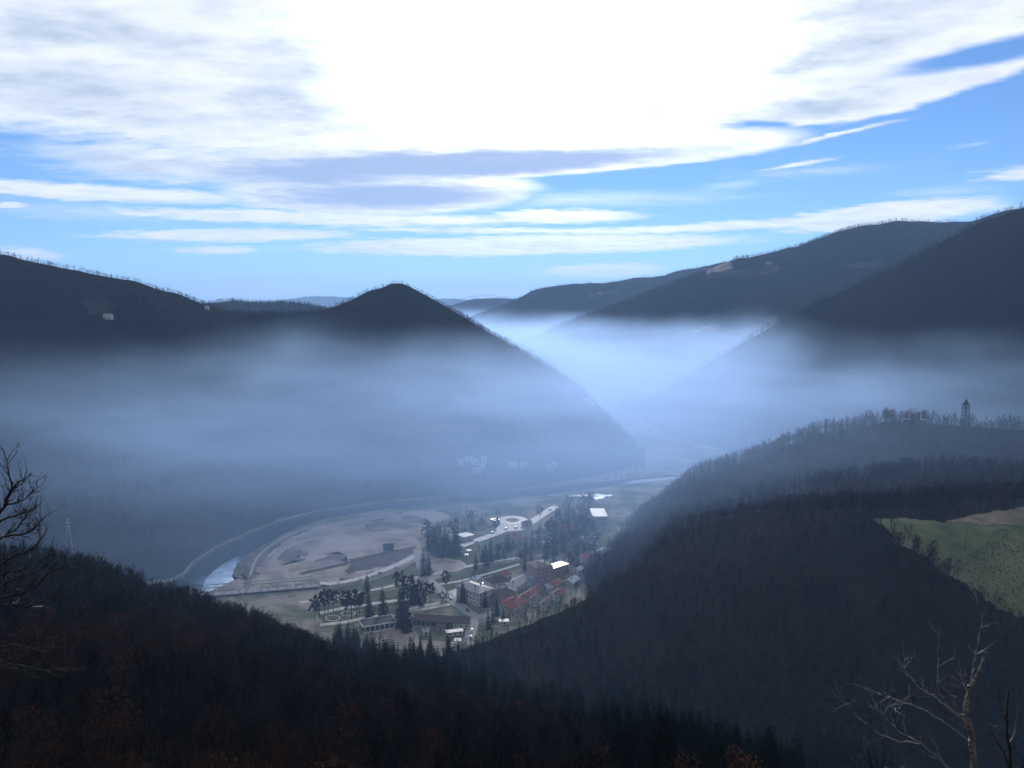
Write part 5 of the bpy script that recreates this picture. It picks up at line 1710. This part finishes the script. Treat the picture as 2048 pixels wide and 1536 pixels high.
traced_tree("bare_tree", "low leafless shrub sticking up from the bottom edge left of the pale tree", 17.0,
            [(1760, 1780), (1755, 1640), (1748, 1560), (1738, 1500)],
            [([(1755, 1640), (1720, 1560), (1690, 1510)], 0.8), ([(1750, 1580), (1770, 1520), (1765, 1480)], 0.7), ([(1752, 1600), (1800, 1540), (1820, 1515)], 0.8), ([(1745, 1540), (1725, 1500), (1722, 1478)], 0.6)],
            0.04, 0.022, 15, 6, 0.35, DARKBARK)

# ------------------------------------------------------------------ air
def volume_box(name, lo, hi, build):
    x0, y0, z0 = lo
    x1, y1, z1 = hi
    v = [(x0, y0, z0), (x1, y0, z0), (x1, y1, z0), (x0, y1, z0), (x0, y0, z1), (x1, y0, z1), (x1, y1, z1), (x0, y1, z1)]
    f = [(0, 3, 2, 1), (4, 5, 6, 7), (0, 1, 5, 4), (1, 2, 6, 5), (2, 3, 7, 6), (3, 0, 4, 7)]
    m = bpy.data.materials.new(name)
    m.use_nodes = True
    t = NT(m.node_tree)
    vol = build(t)
    out = t.node('ShaderNodeOutputMaterial')
    t.l.new(vol, out.inputs['Volume'])
    o = mesh_obj(name, v, f, m)
    o.visible_shadow = True
    return o, m


def build_air():
    o, m = volume_box("haze", (-33000, -33000, -6), (33000, 33000, 900),
                      lambda t: t.node('ShaderNodeVolumePrincipled', {'Color': (0.36, 0.60, 1.0, 1), 'Density': 0.00007, 'Anisotropy': 0.3}).outputs[0])
    tag(o, "thin blue haze filling the air", None, None, "stuff")

    def fog(t):
        P = t.node('ShaderNodeNewGeometry').outputs['Position']
        x, y, z = t.node('ShaderNodeSeparateXYZ', {0: P}).outputs
        drift = t.m('MULTIPLY', t.m('SUBTRACT', t.noise(t.vm('MULTIPLY', P, (1.0, 1.0, 0.8)), 0.0042, 5.0, 0.6), 0.5), 140.0)
        zt = t.m('ADD', z, drift)
        top = t.step(zt, 196.0, 88.0)
        body = t.step(zt, 0.0, 110.0, 'SMOOTHSTEP', 0.0018, 0.0025)
        d = t.m('MULTIPLY', top, body)
        wisp = t.step(t.noise(t.vm('MULTIPLY', P, (0.5, 0.7, 2.2)), 0.008, 6.0, 0.62), 0.30, 0.70, 'SMOOTHSTEP', 0.35, 1.65)
        d = t.m('MULTIPLY', d, wisp)
        # it lies along the river; the near slopes stand clear of it, and so does the western mountainside
        d = t.m('MULTIPLY', d, t.step(t.m('SUBTRACT', t.m('ADD', y, t.m('MULTIPLY', drift, 2.0)), t.m('MULTIPLY', t.step(x, 110.0, 460.0, 'LINEAR'), 130.0)), 380.0, 820.0, 'SMOOTHSTEP', 0.05, 1.0))
        d = t.m('MULTIPLY', d, t.step(t.m('ADD', x, t.m('MULTIPLY', drift, 3.0)), -720.0, -280.0, 'SMOOTHSTEP', 0.42, 1.0))
        return t.node('ShaderNodeVolumePrincipled', {'Color': (0.43, 0.64, 1.0, 1), 'Density': d, 'Anisotropy': 0.5}).outputs[0]
    o, m = volume_box("valley_fog", (-2600, 60, -5), (2600, 4200, 270), fog)
    m.cycles.volume_step_rate = 1.0
    tag(o, "bank of blue morning mist lying in the valley", None, None, "stuff")


build_air()
